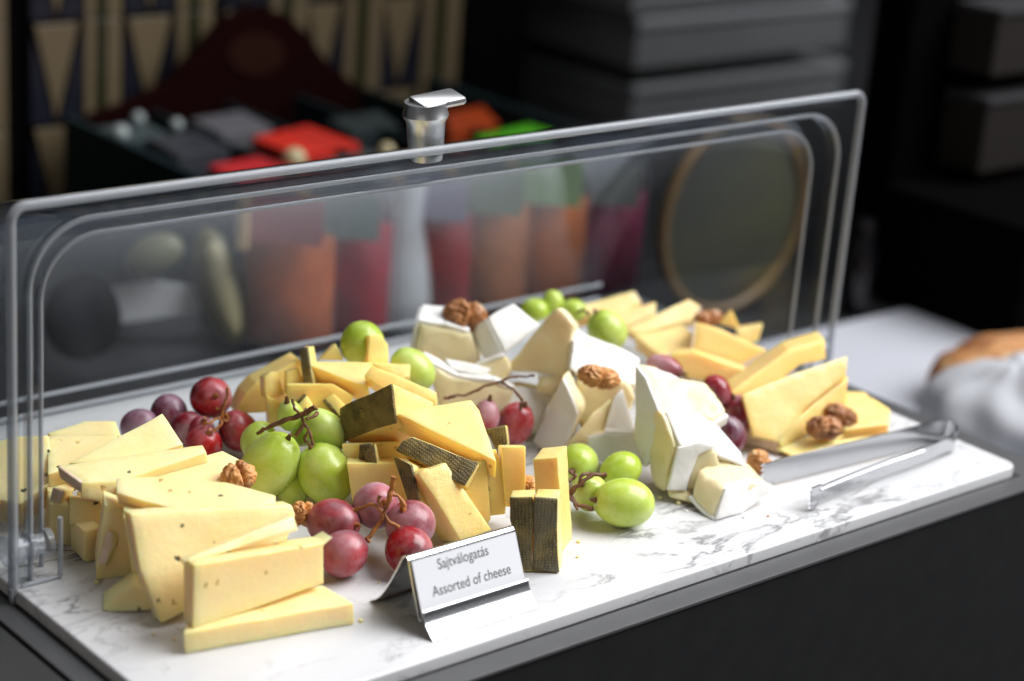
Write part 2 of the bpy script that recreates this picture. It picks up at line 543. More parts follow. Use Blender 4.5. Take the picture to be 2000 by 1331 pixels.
# ------------------------------------------------------------------ marble, counter, cloth
bm = bmesh.new()
nseg = 6
rad = 0.007
W0, W1, D0, D1 = -0.5304, 0.0, 0.0, 0.325
out = []
for cx, cy, a0 in ((W1 - rad, D0 + rad, -90), (W1 - rad, D1 - rad, 0), (W0 + rad, D1 - rad, 90), (W0 + rad, D0 + rad, 180)):
    for k in range(nseg + 1):
        a = R(a0 + 90 * k / nseg)
        out.append((cx + rad * math.cos(a), cy + rad * math.sin(a)))
f = bm.faces.new([bm.verts.new((x, y, 0)) for x, y in out])
r = bmesh.ops.extrude_face_region(bm, geom=[f])
bmesh.ops.translate(bm, verts=[v for v in r['geom'] if isinstance(v, bmesh.types.BMVert)], vec=(0, 0, -0.0062))
bm.normal_update()
bmesh.ops.recalc_face_normals(bm, faces=bm.faces)
es = [e for e in bm.edges if abs(e.verts[0].co.z) < 1e-6 and abs(e.verts[1].co.z) < 1e-6]
bmesh.ops.bevel(bm, geom=es, offset=0.0013, segments=4, affect='EDGES', profile=0.5)
tag(link('marble_slab', bm, M['marble'], smooth=50, origin=(-0.265, 0.1625, -0.0062)), 'white marble serving slab with grey veins carrying all the cheese', 'serving board')

HX0, HX1, HY0, HY1 = -0.5435, 0.027, -0.0145, 0.345
cnt = empty('display_counter', (-0.26, 0.16, -0.3), 'dark anthracite display counter under the marble slab', 'counter')
bm = bmesh.new(); box(bm, HX0 + .001, HX1 - .001, HY0 + .001, HY1, -0.42, -0.0095); link('counter_body', bm, M['housing'], cnt)
bm = bmesh.new(); box(bm, HX0, HX1, HY0, HY1, -0.009, -0.0066, 0.0009); link('top_plate', bm, M['ledge'], cnt, smooth=30)
bm = bmesh.new(); box(bm, W0 - .0022, W1 + .0015, D0 - .0012, D1 + .0015, -0.0068, -0.0063); link('gap_shade', bm, M['gap_shade'], cnt)  # black strip painting the gap shade around the slab's foot
# next unit on the left, beyond a dark joint
nx = empty('neighbour_counter', (-0.8, 0.16, -0.3), 'second dark counter unit left of the cheese display, bottom left corner', 'counter')
bm = bmesh.new(); box(bm, -1.05, HX0 - .0025, HY0, 0.6, -0.42, -0.0095); link('counter_body', bm, M['housing'], nx)
bm = bmesh.new(); box(bm, -1.05, HX0 - .0022, HY0, 0.6, -0.009, -0.0066, 0.0009); link('top_plate', bm, M['housing'], nx, smooth=30)

TZ = -0.10
bm = bmesh.new(); box(bm, -0.9, 2.6, HY1 + .004, 1.6, TZ - .04, TZ, .002)
tag(link('buffet_table', bm, M['tabletop'], origin=(0.3, 0.9, TZ - .04)), 'dark buffet table top behind the display counter', 'table')
bm = bmesh.new()
def clothpatch(x0, x1, y0, y1, nx, ny):
    grid = []
    for i in range(nx + 1):
        row = []
        for j in range(ny + 1):
            x = x0 + (x1 - x0) * i / nx
            y = y0 + (y1 - y0) * j / ny
            row.append(bm.verts.new((x, y, TZ + 0.003 + 0.002 * noise.noise(V((x * 7, y * 7, 0))))))
        grid.append(row)
    for i in range(nx):
        for j in range(ny):
            bm.faces.new((grid[i][j], grid[i + 1][j], grid[i + 1][j + 1], grid[i][j + 1]))
clothpatch(HX1 + .004, 1.6, HY0, 0.40, 50, 14)
bmesh.ops.remove_doubles(bm, verts=bm.verts, dist=1e-5)
tag(link('tablecloth', bm, M['cloth'], smooth=60, origin=(0.8, 0.3, TZ)), 'white tablecloth on the buffet table right of the counter', 'tablecloth')

# ------------------------------------------------------------------ cheese pieces
def sub_wobble(bm, step, amp, seed):
    bmesh.ops.triangulate(bm, faces=bm.faces, quad_method='BEAUTY', ngon_method='BEAUTY')
    for _ in range(5):
        es = [e for e in bm.edges if e.calc_length() > step]
        if not es: break
        bmesh.ops.subdivide_edges(bm, edges=es, cuts=1)
        bmesh.ops.triangulate(bm, faces=[f for f in bm.faces if len(f.verts) > 3])
    sd = V((seed * 3.1, seed * 1.7, seed))
    for v in bm.verts:
        p = v.co
        v.co = p + noise.noise_vector(p * 55 + sd) * amp + noise.noise_vector(p * 220 + sd) * amp * 0.35

def prism(front, ext, bev, segs=2):
    bm = bmesh.new()
    a = [bm.verts.new(p) for p in front]
    b = [bm.verts.new(p + ext) for p in front]
    n = len(a)
    fr = bm.faces.new(a)
    bk = bm.faces.new(list(reversed(b)))
    for i in range(n):
        j = (i + 1) % n
        bm.faces.new((a[j], a[i], b[i], b[j]))
    bmesh.ops.recalc_face_normals(bm, faces=bm.faces)
    if bev:
        bmesh.ops.bevel(bm, geom=list(bm.edges), offset=bev, segments=segs, affect='EDGES', profile=0.5, clamp_overlap=True)
    return bm

NP = [0]
def piece(name, cat, label, mat, poly, ai, gy, phi, alpha, E, rinds=None, rmat='dark', group=None, base=0.0, soft=False):
    NP[0] += 1
    sd = NP[0]
    A = over(poly[ai][0], poly[ai][1], gy)
    n = normal(phi, alpha)
    pts = []
    for x, y in poly:
        d = ray(x, y)
        pts.append(CAM + d * ((A - CAM).dot(n) / d.dot(n)))
    c = sum(pts, V()) / len(pts)
    ext = shift(c, E)
    # nothing goes below the slab
    for q in pts:
        if q.z < 0.0004:
            q.z = 0.0004
    lo = min(q.z for q in pts)
    if lo + ext.z < 0.0003:
        k = (0.0003 - lo) / ext.z if ext.z < 0 else 0
        ext = V((ext.x, ext.y, max(ext.z * k, -0.2)))
    bev = 0.0023 if soft else 0.00055
    bm = prism(pts, ext, bev, 3 if soft else 2)
    sub_wobble(bm, 0.0045 if soft else 0.007, 0.0019 if soft else 0.00055, sd)
    org = V((c.x + ext.x / 2, c.y + ext.y / 2, min(lo, lo + ext.z)))
    o = link(name, bm, M[mat], smooth=62 if soft else 38, origin=org)
    tag(o, label, cat, group)
    fn = (pts[1] - pts[0]).cross(pts[2] - pts[1]).normalized()
    if fn.dot(ext) > 0: fn = -fn
    for rd in rinds or []:
        th = 0.0010
        if rd in ('front', 'back'):
            src = pts if rd == 'front' else [p + ext for p in pts]
            nn = fn if rd == 'front' else -fn
            u = (pts[1] - pts[0]).normalized()
        else:
            i, j = rd, (rd + 1) % len(pts)
            src = [pts[i], pts[j], pts[j] + ext, pts[i] + ext]
            nn = (pts[j] - pts[i]).cross(ext).normalized()
            mid = (pts[i] + pts[j]) / 2 + ext / 2
            if nn.dot(mid - (c + ext / 2)) < 0: nn = -nn
            u = (pts[j] - pts[i]).normalized()
        vv = nn.cross(u)
        cc = sum(src, V()) / len(src)
        src = [cc + (p - cc) * 0.992 - nn * 0.0009 for p in src]
        b2 = prism(src, nn * (th + 0.0004 + (0.0009 if soft else 0.0003)), 0.0005, 2)
        sub_wobble(b2, 0.006, 0.0009 if soft else 0.0007, sd + 0.37)
        uvl = b2.loops.layers.uv.new('UVMap')
        for f in b2.faces:
            for lp in f.loops:
                q = lp.vert.co - cc
                lp[uvl].uv = (q.dot(u), q.dot(vv))
        link('rind', b2, M[rmat], o, smooth=50, origin=org)
    return o

HG = 'pale herb cheese slices at the left end of the slab'
def herb(label, poly, ai, gy, phi, alpha, E, rinds=None):
    return piece('herb_cheese_slice', 'cheese', label, 'herb', poly, ai, gy, phi, alpha, E, rinds, 'beige', HG)
herb('herb cheese slice lying flat on the marble, nearest to the camera', [(358, 1236), (372, 1196), (628, 1143), (690, 1179)], 0, 1280, 0, 90, (2, 42, 4))
herb('thick herb cheese slab standing upright left of the front red grapes', [(379, 1104), (634, 1060), (653, 1049), (633, 1066), (631, 1140), (377, 1230)], 5, 1272, 41, 6, (-22, -14, 11))
herb('thin herb cheese slice wedged behind the upright front slab', [(357, 1094), (572, 1006), (581, 1036), (480, 1064), (359, 1104)], 4, 1250, 35, 40, (-8, -2, 12))
herb('broad triangular herb cheese slice leaning with its pale face and yellow left edge', [(254, 1004), (570, 986), (578, 1006), (560, 1060), (450, 1150), (317, 1217), (276, 1112)], 5, 1226, 30, 28, (-17, 6, 9))
herb('long pale slice bridging the stack just below the lone walnut', [(228, 934), (300, 930), (440, 943), (538, 968), (536, 984), (440, 992), (334, 993), (228, 963)], 6, 1150, 15, 74, (3, 24, 6))
herb('pointed herb slice under the long pale bridging slice', [(246, 962), (330, 992), (300, 1100), (262, 1130), (228, 1046)], 4, 1112, 30, 8, (-12, 0, 12), [4])
herb('flat slice with beige rind end that points at the clear hinge', [(114, 910), (396, 868), (404, 884), (240, 938), (160, 944)], 4, 1088, 10, 76, (4, 22, 5), [4])
herb('small block face under the flat rind ended slice', [(161, 943), (232, 936), (224, 981), (160, 973)], 2, 1086, 35, 0, (-3, -4, 18))
herb('pale slice that the lone walnut rests against', [(238, 932), (434, 880), (489, 909), (470, 935), (425, 950), (300, 943)], 4, 1078, 15, 80, (2, 28, 7))
herb('tall pale triangle slice in front of the back left red grapes', [(133, 906), (316, 807), (359, 868), (250, 905)], 0, 1046, 20, 60, (4, 26, 8))
herb('wide flat slice at the left end seen partly through the lid edge', [(90, 852), (228, 850), (232, 872), (150, 908), (95, 928)], 4, 1042, 0, 82, (4, 48, 12))
herb('rearmost yellow slice of the left stack', [(92, 846), (165, 823), (226, 822), (236, 852), (100, 854)], 4, 950, 0, 68, (0, 30, 8))
herb('slice at the far left edge seen through the clear lid wall', [(-60, 880), (30, 852), (95, 850), (104, 940), (40, 985), (-60, 965)], 4, 1052, -10, 62, (0, 45, 14))
herb('yellow cube end at the bottom left of the stack beside the clear hinge', [(97, 985), (136, 990), (138, 1066), (97, 1062)], 2, 1068, 20, 0, (-8, -6, 25))
herb('small tilted slice with beige rind turned to the clear hinge', [(104, 950), (124, 960), (112, 998), (94, 989)], 2, 1066, -30, 10, (22, -6, 12), ['front'])
herb('cube face with a dark speck in the middle of the lower left stack', [(137, 974), (197, 982), (197, 1026), (136, 1026)], 3, 1086, 25, 0, (-4, -8, 20))
herb('lowest yellow stick with two visible faces in the left stack', [(164, 1040), (198, 1030), (198, 1088), (176, 1099), (164, 1096)], 3, 1100, 48, 0, (-27, -10, 14))
herb('upright slice with orange shaded face right of the lowest yellow stick', [(205, 985), (250, 1000), (262, 1126), (188, 1134), (187, 1108)], 3, 1134, 25, 2, (-3, -8, 16))
herb('narrow slice showing a long beige rind on the left stack', [(212, 1036), (224, 1044), (223, 1062), (206, 1104), (190, 1101)], 3, 1136, 0, 4, (12, -4, 8), ['front'])
herb('dark yellow wedge tip poking out below the leaning slice', [(200, 1190), (262, 1143), (310, 1170), (290, 1192), (216, 1196)], 4, 1197, 0, 45, (0, 3, 18))
herb('shaded slice filling the gap behind the leaning slice', [(240, 1010), (330, 1015), (345, 1150), (262, 1150)], 3, 1156, 20, 0, (0, -8, 22))
herb('flat hidden slice in the middle of the left stack', [(150, 960), (420, 950), (560, 1000), (330, 1060), (180, 1040)], 4, 1085, 0, 86, (0, 60, 15))

SG = 'yellow cheese wedges with dark woven rind in the middle'
def sheep(label, poly, ai, gy, phi, alpha, E, rinds=None):
    return piece('sheep_cheese_wedge', 'cheese', label, 'sheep', poly, ai, gy, phi, alpha, E, rinds, 'dark', SG)
sheep('large yellow wedge on top of the middle pile with its point over the upright sticks', [(775, 808), (800, 802), (920, 781), (937, 801), (969, 902)], 4, 1052, 12, 66, (1, 34, 8))
sheep('block with broad dark woven rind facing left above the green grapes', [(666, 797), (690, 783), (766, 750), (777, 827), (669, 862)], 4, 968, -38, 8, (82, 34, 20), ['front'])
sheep('yellow bar lying across the top behind the dark rind block', [(710, 732), (726, 713), (853, 766), (849, 784), (800, 775), (745, 757)], 5, 935, 8, 40, (4, 20, 12))
sheep('large yellow triangle with its long cut side to the camera in the upper pile', [(598, 705), (727, 708), (711, 736), (722, 757), (660, 735), (600, 712)], 3, 925, 5, 70, (3, 36, 9))
sheep('small yellow corner behind the crossing bar', [(724, 709), (801, 712), (800, 736), (776, 740)], 3, 905, 0, 55, (0, 14, 14))
sheep('upright triangle leaning on the back green grape', [(722, 656), (742, 653), (757, 672), (758, 712), (718, 712)], 4, 885, 42, 8, (-21, 0, 12))
sheep('small triangle tip left of the back green grape', [(626, 703), (656, 671), (674, 704)], 0, 872, 15, 10, (-6, 0, 14))
sheep('tiny yellow tip at the very back of the middle pile', [(594, 683), (603, 675), (618, 690), (610, 702)], 3, 868, 15, 10, (-3, 0, 10))
sheep('thin piece with dark rind standing between the back yellow slices', [(584, 684), (600, 678), (606, 712), (613, 748), (607, 766), (594, 752)], 4, 905, -25, 10, (14, -3, 10), ['front'])
sheep('big slice leaning left at the back left of the middle pile', [(500, 748), (586, 702), (600, 745), (592, 805), (462, 808), (480, 770)], 4, 880, 25, 12, (-18, -16, 22))
sheep('pale rounded strip standing behind the twig of green grapes', [(516, 737), (531, 726), (542, 727), (556, 773), (520, 778)], 4, 900, 35, 10, (-10, -2, 10))
sheep('narrow yellow stick standing just behind the green grape twig', [(520, 773), (553, 790), (560, 835), (525, 832)], 3, 912, 25, 5, (-4, -3, 12))
sheep('short yellow slice with a bright top corner in the shaded hollow', [(560, 728), (582, 720), (605, 768), (585, 788), (560, 770)], 3, 900, 25, 10, (-6, -3, 16))
sheep('small wedge with dark rind edge above the rear right green grape', [(580, 792), (598, 772), (616, 800), (600, 815), (585, 815)], 2, 935, 15, 25, (-2, 8, 12), [0])
sheep('yellow wedge in the shade under the big upper triangle', [(560, 752), (650, 750), (690, 775), (670, 830), (560, 830)], 3, 925, 10, 5, (0, -4, 18))
sheep('small wedge with dark rind below, left of the broad dark rind', [(632, 781), (652, 770), (674, 792), (667, 816)], 3, 940, -15, 40, (-2, 6, 14), [3])
sheep('yellow block under the broad dark rind block', [(668, 868), (779, 862), (781, 906), (672, 908)], 3, 995, 20, 4, (0, -3, 26))
sheep('lowest yellow block behind the dark rind chips', [(676, 905), (800, 905), (812, 990), (690, 985)], 3, 1018, 20, 4, (0, -3, 26))
sheep('dark rind chip standing in the hollow right of the green grapes', [(704, 869), (727, 866), (725, 899), (702, 899)], 3, 1000, 0, 4, (6, -2, 8), ['front'])
sheep('pointed dark green rind chip below the broad dark rind block', [(713, 884), (731, 866), (737, 905), (729, 924), (715, 908)], 3, 1012, -5, 6, (5, 0, 5), ['front'])
sheep('wedge with grey mottled rind lying just under the top wedge', [(773, 880), (788, 861), (806, 854), (934, 905), (908, 950), (838, 913)], 5, 1048, -5, 38, (10, 12, 18), ['front'])
sheep('wedge with dark rind facing left beside the orange grape stalk', [(769, 893), (786, 896), (803, 907), (822, 986), (800, 983)], 3, 1070, -42, 6, (34, 8, 18), ['front'])
sheep('pale wedge leaning against the back of the name card', [(818, 926), (830, 914), (840, 918), (872, 904), (962, 1036), (903, 1058)], 5, 1084, 28, 30, (-42, 18, 16))
sheep('yellow block in the shade behind the leaning pale wedge', [(870, 930), (950, 898), (958, 1015), (940, 1040), (905, 1010)], 3, 1048, 20, 4, (0, -3, 20))
sheep('left one of the two pale sticks standing behind the card', [(946, 882), (968, 878), (992, 950), (986, 1004), (952, 1008)], 4, 1040, 22, 4, (-8, -3, 12))
sheep('right one of the two pale sticks standing behind the card', [(979, 873), (1027, 873), (1027, 962), (1004, 990), (988, 990)], 2, 1040, 15, 4, (-8, -4, 14))
sheep('grey rind corner peeping out behind the top wedge', [(948, 839), (988, 831), (991, 868), (968, 876)], 3, 985, 10, 6, (4, 0, 14), ['front'])
sheep('tall yellow wedge behind the two standing dark rinds', [(1040, 897), (1088, 893), (1092, 955), (1100, 1078), (1052, 1072)], 3, 1080, -12, 3, (18, -14, 16))
sheep('left one of the two slices standing with dark woven rind forward', [(996, 972), (1041, 970), (1038, 1115), (1022, 1117), (995, 1015)], 3, 1118, 5, 0, (4, -7, 9), ['front'])
sheep('right one of the two slices standing with dark woven rind forward', [(1043, 973), (1088, 973), (1092, 1119), (1041, 1112)], 2, 1120, 8, 0, (7, -9, 11), ['front'])

BG = 'white soft cheese chunks in the middle right'
def brie(label, poly, ai, gy, phi, alpha, E, rinds=None):
    return piece('soft_cheese_chunk', 'cheese', label, 'brie', poly, ai, gy, phi, alpha, E, rinds, 'white', BG, soft=True)
brie('creamy chunk at the back left with a round white rind cap beside a walnut', [(816, 630), (866, 636), (915, 652), (935, 700), (940, 726), (804, 700)], 5, 815, 8, 4, (6, -34, 24), [0, 1, 5])
brie('white rind cube tilted on its corner right of the back walnut', [(952, 624), (1003, 595), (1052, 634), (988, 690)], 3, 832, 25, 46, (-33, 22, 10), ['front', 3])
brie('tall creamy triangle standing in the middle of the white chunks', [(980, 722), (1060, 630), (1088, 597), (1121, 634), (1119, 665), (1108, 738), (1050, 730)], 6, 850, -15, 8, (12, 4, 24), [4])
brie('large white rind chunk above the middle walnut', [(1082, 618), (1146, 655), (1216, 685), (1248, 704), (1242, 752), (1150, 754), (1112, 720), (1119, 655)], 5, 872, 28, 42, (4, 12, 24), ['front'])
brie('long low creamy slice with a bright white upper edge behind the red grape twig', [(827, 702), (893, 737), (962, 744), (1004, 762), (990, 812), (860, 795)], 5, 855, 12, 4, (-4, -12, 14), [0, 1, 2])
brie('rounded white chunk behind the single red grape and its twig', [(958, 757), (1016, 755), (1083, 766), (1052, 838), (1040, 850), (975, 800)], 4, 862, 15, 32, (0, 10, 18), ['front'])
brie('upright grey white slice standing on the marble right of the dark red grape', [(1101, 738), (1129, 806), (1102, 880), (1062, 882), (1042, 862)], 3, 882, -28, 4, (14, -2, 16), ['front'])
brie('cream chunk directly beneath the middle walnut', [(1122, 738), (1222, 742), (1240, 775), (1216, 840), (1140, 840), (1128, 800)], 4, 880, 8, 10, (0, -4, 22))
brie('creamy slanting wedge in front of the walnut topped chunk', [(1098, 868), (1150, 812), (1200, 774), (1182, 852), (1140, 867)], 0, 898, 18, 25, (2, 8, 14))
brie('narrow white triangle below the middle walnut', [(1215, 760), (1240, 838), (1181, 841), (1200, 775)], 2, 896, 28, 22, (-3, 8, 14), ['front'])
brie('low white chunk behind the right green grapes', [(1146, 853), (1180, 847), (1240, 850), (1264, 852), (1263, 908), (1200, 914), (1150, 892)], 5, 932, 8, 12, (0, -8, 18), ['front', 1])
brie('tall white chunk standing behind the right green grapes', [(1242, 712), (1262, 738), (1290, 806), (1284, 880), (1262, 915), (1240, 850)], 4, 955, -25, 4, (14, -8, 20), ['front'])
brie('chunk with a shaded yellow cut side left of the sloping white chunk', [(1276, 786), (1298, 806), (1323, 872), (1300, 960), (1278, 952), (1262, 880)], 3, 972, -38, 4, (16, -8, 16))
brie('bright white upright face between the shaded cut side and the nearest chunk', [(1324, 873), (1366, 863), (1400, 870), (1364, 888), (1344, 930), (1340, 956), (1302, 958)], 6, 984, 22, 6, (4, -8, 14), ['front'])
brie('bright white slab lying on top of the right white chunks', [(1265, 738), (1376, 744), (1421, 808), (1394, 825), (1298, 805), (1276, 784)], 3, 950, 12, 62, (-3, 16, 10), [2, 3, 4])
brie('thin white slice behind the bright white top slab', [(1242, 711), (1309, 728), (1338, 748), (1264, 745)], 3, 905, 10, 40, (0, 14, 12), ['front'])
brie('white chunk sloping down to the right beside the pink grapes', [(1298, 806), (1360, 807), (1404, 836), (1446, 888), (1452, 915), (1404, 895), (1354, 872), (1324, 873)], 7, 974, 25, 42, (-16, 62, 20), ['front'])
brie('cut chunk nearest the tongs with white rind on two sides', [(1413, 956), (1455, 938), (1480, 936), (1513, 951), (1446, 1000), (1394, 1017)], 5, 1017, 40, 12, (-50, -44, 12), ['front', 4])
brie('small wedge with creamy front tucked left of the walnut topped chunk', [(1050, 735), (1098, 728), (1108, 748), (1075, 772), (1048, 762)], 3, 858, -10, 20, (4, 12, 12), [0])
brie('flat white scrap between the long low slice and the tilted cube', [(868, 700), (925, 712), (958, 722), (940, 738), (880, 722)], 3, 850, 5, 55, (0, 10, 8), ['front'])
brie('narrow creamy wedge lying against the tall triangle below the tilted cube', [(930, 712), (985, 694), (1000, 722), (985, 742), (940, 738)], 3, 848, -5, 25, (2, 8, 12), [0])
brie('crumbled yellow scrap on the marble between the upright face and nearest chunk', [(1304, 952), (1345, 955), (1362, 985), (1330, 978), (1300, 968)], 3, 988, 5, 50, (0, 8, 6))
brie('creamy base chunk hidden under the sloping white chunk', [(1350, 885), (1400, 880), (1420, 940), (1345, 962)], 3, 980, 10, 10, (0, -6, 24))

AG = 'amber hard cheese slices at the right end'
def hard(label, poly, ai, gy, phi, alpha, E, rinds=None, cat='cheese'):
    return piece('hard_cheese_slice', 'cheese', label, 'hard', poly, ai, gy, phi, alpha, E, rinds, 'beige', AG)
hard('backmost hard cheese slice with a brown tip', [(1060, 600), (1150, 592), (1237, 568), (1252, 592), (1215, 612), (1080, 622)], 4, 690, 15, 50, (0, 22, 12), [2])
hard('short slice tucked behind the long amber bar at the back', [(1180, 616), (1280, 590), (1279, 614), (1215, 642)], 3, 705, 15, 50, (0, 16, 12))
hard('long amber bar with brown end at the back of the hard cheese', [(1222, 642), (1345, 585), (1367, 598), (1363, 623), (1300, 640), (1244, 657)], 5, 735, 22, 42, (-2, 14, 14), [2])
hard('pale flat wedge with a small brown spot right of the green grape', [(1238, 656), (1332, 633), (1356, 655), (1345, 690), (1298, 700)], 4, 768, 5, 72, (2, 28, 8))
hard('thick amber block with beige left end in the middle of the hard cheese', [(1358, 628), (1404, 641), (1497, 684), (1440, 714), (1350, 690)], 4, 770, 5, 32, (-2, 12, 20), [4])
hard('amber block in front with brownish left end above the small pink grape', [(1308, 692), (1352, 686), (1495, 738), (1472, 775), (1380, 746), (1311, 732)], 5, 800, 5, 18, (0, -8, 20), [5])
hard('small triangle tip right of the back walnut piece', [(1404, 632), (1429, 606), (1447, 643)], 0, 722, 20, 12, (-4, 0, 12))
hard('short amber slice pointing right behind the thick block', [(1438, 642), (1491, 634), (1481, 667), (1446, 674)], 3, 735, 20, 25, (-3, -4, 14))
hard('long diagonal amber slice with one round dark hole', [(1422, 770), (1540, 684), (1612, 664), (1614, 702), (1560, 714), (1470, 790)], 5, 850, 30, 18, (-14, -18, 20))
hard('broad pale amber slice leaning with its point up to the right', [(1449, 772), (1560, 727), (1655, 697), (1652, 736), (1570, 800), (1522, 862), (1470, 850)], 5, 890, 28, 30, (-8, 6, 14))
hard('second leaning amber slice in front of the broad pale one', [(1520, 850), (1600, 782), (1656, 738), (1652, 790), (1610, 830), (1560, 862), (1526, 886)], 6, 892, 38, 20, (-8, -2, 12))
hard('amber slice end with pale beige rind beside the pink grapes', [(1452, 822), (1519, 834), (1525, 886), (1455, 872)], 2, 889, -30, 6, (24, -14, 16), ['front'])
hard('flat rounded amber slice at the right end by the walnuts', [(1640, 790), (1700, 776), (1738, 801), (1734, 828), (1648, 840)], 4, 872, 0, 80, (1, 22, 5))
hard('flat amber slice behind the rounded one at the right end', [(1636, 764), (1690, 766), (1712, 792), (1648, 802)], 3, 838, 0, 76, (1, 22, 5))
hard('thin slice lying flat along the rear arm of the tongs', [(1578, 868), (1745, 845), (1740, 856), (1590, 884)], 3, 894, 20, 70, (0, 10, 4))
hard('flat slice tip under the two right walnuts', [(1514, 874), (1590, 848), (1650, 850), (1590, 884), (1550, 892)], 4, 901, 10, 76, (0, 10, 4))

# ------------------------------------------------------------------ grapes
def grape(x, y, rx, ry, ang, gy, mat, parent=None, stemdir=None, base=0.0):
    c = over(x, y, gy)
    d = depth(c)
    a, b = ry * d / F, rx * d / F      # a: long half axis, b: short
    bm = bmesh.new()
    bmesh.ops.create_uvsphere(bm, u_segments=40, v_segments=28, radius=1.0)
    sd = x * 0.37
    for v in bm.verts:
        p = v.co.copy()
        tpr = 1 - 0.05 * p.z
        dim = 1 - 0.09 * math.exp(-((p.x ** 2 + p.y ** 2) / 0.05)) * (1 if p.z > 0 else 0.25)
        k = 1 + 0.018 * noise.noise(p * 1.6 + V((sd, 0, 0)))
        v.co = V((p.x * b * tpr * k, p.y * b * tpr * k, p.z * a * k * dim))
    if stemdir is None:
        stemdir = (math.sin(R(ang)), -math.cos(R(ang)), -0.25)
    zz = (RIGHT * stemdir[0] + DOWN * stemdir[1] + FWD * stemdir[2]).normalized()
    q = zz.to_track_quat('Z', 'Y')
    me = bpy.data.meshes.new('grape')
    for f in bm.faces: f.smooth = True
    bm.to_mesh(me); bm.free()
    me.materials.append(M[mat])
    o = bpy.data.objects.new('grape', me)
    col.objects.link(o)
    o.rotation_euler = q.to_euler()
    if c.z - min(a, b) < 0.0:
        c.z = max(c.z, min(a, b) * 0.98)
    o.location = c
    if parent:
        o.parent = parent
        o.location = c - parent.location
    else:
        o.name = 'loose_grape'
    return o, c, zz, a
def twig(parent, lines, mat='stem'):
    bm = bmesh.new()
    for pts, r0, r1 in lines:
        P = [over(x, y, g) for x, y, g in pts]
        L = smoothline(P, 6)
        n = len(L)
        rr = [0.68 * (r0 + (r1 - r0) * i / (n - 1)) * (1 + 0.45 * noise.noise(p * 420)) for i, p in enumerate(L)]
        rr[-1] *= 1.25
        L = [p + noise.noise_vector(p * 300) * 0.0009 for p in L]
        tube(bm, L, rr, 8, 0.25)
    return link('stem', bm, M[mat], parent, smooth=70, origin=parent.location)
def cap(parent, c, zz, a, mat='stem', L=0.004):
    bm = bmesh.new()
    p = c + zz * a * 0.86
    tube(bm, [p, p + zz * L * 0.35, p + zz * L * 0.7 + V((0, 0, 0.0004)), p + zz * L], [0.0017, 0.0015, 0.0009, 0.0009], 9, 0.5)
    return link('stalk', bm, M[mat], parent, smooth=60, origin=parent.location)
def bunch(name, label, loc, grapes, stems, mat='stem', caps=True):
    o = empty(name, ground(*loc), label, 'grapes')
    for g in grapes:
        _, c, zz, a = grape(*g[:7], parent=o, stemdir=g[7] if len(g) > 7 else None)
        if caps and len(g) > 7:
            cap(o, c, zz, a, mat)
    if stems: twig(o, stems, mat)
    return o

bunch('grape_bunch', 'bunch of dark red grapes at the back left behind the herb cheese', (390, 895), [
    (412, 777, 41, 43, 0, 868, 'gred', (0.35, -0.1, -0.9)),
    (330, 808, 37, 40, 0, 868, 'gpurple'),
    (272, 832, 34, 38, 70, 880, 'gpurple'),
    (370, 835, 32, 34, 0, 884, 'gpink', (0.5, -0.1, -0.6)),
    (392, 842, 28, 33, 30, 892, 'gpink', (0.3, -0.6, -0.7)),
    (398, 868, 37, 39, 20, 906, 'gred', (0.35, -0.6, -0.65)),
    (466, 842, 38, 48, -15, 895, 'gred', (-0.35, -0.55, -0.6)),
], [
    ([(446, 757, 905), (440, 785, 905), (432, 812, 907), (418, 822, 910)], 0.0011, 0.0009),
    ([(438, 790, 905), (428, 800, 900), (422, 798, 895)], 0.0009, 0.0010),
    ([(432, 808, 907), (440, 822, 905), (450, 815, 903)], 0.0010, 0.0012),
    ([(420, 822, 910), (408, 828, 912), (395, 830, 908)], 0.0009, 0.0012),
    ([(425, 815, 908), (432, 830, 912), (418, 843, 915)], 0.0008, 0.0011),
], 'stem_orange')
bunch('grape_bunch', 'cluster of large green grapes with a brown twig at the centre left', (570, 975), [
    (530, 907, 56, 70, 35, 984, 'ggreen', (0.55, -0.8, -0.35)),
    (636, 925, 54, 64, -22, 992, 'ggreen', (-0.45, -0.85, -0.3)),
    (633, 842, 38, 52, -15, 962, 'ggreen', (-0.5, -0.6, -0.3)),
    (567, 812, 26, 34, 0, 955, 'ggreen', (-0.1, -0.7, -0.5)),
    (505, 860, 34, 40, 30, 950, 'ggreen'),
    (592, 848, 24, 28, 0, 945, 'ggreen', (0.2, -0.3, -0.7)),
    (572, 950, 34, 40, 0, 985, 'ggreen'),
], [
    ([(502, 848, 985), (530, 832, 988), (560, 820, 990), (590, 812, 992), (617, 795, 995)], 0.0012, 0.0022),
    ([(588, 812, 992), (597, 830, 994), (606, 848, 996), (611, 868, 998)], 0.0013, 0.0012),
    ([(597, 826, 994), (584, 840, 995), (577, 850, 996)], 0.0012, 0.0014),
    ([(600, 820, 994), (612, 812, 990), (620, 806, 985)], 0.0011, 0.0013),
    ([(584, 812, 992), (575, 795, 990), (571, 780, 985)], 0.0009, 0.0012),
    ([(603, 840, 996), (596, 856, 997), (600, 862, 998)], 0.0008, 0.0013),
])
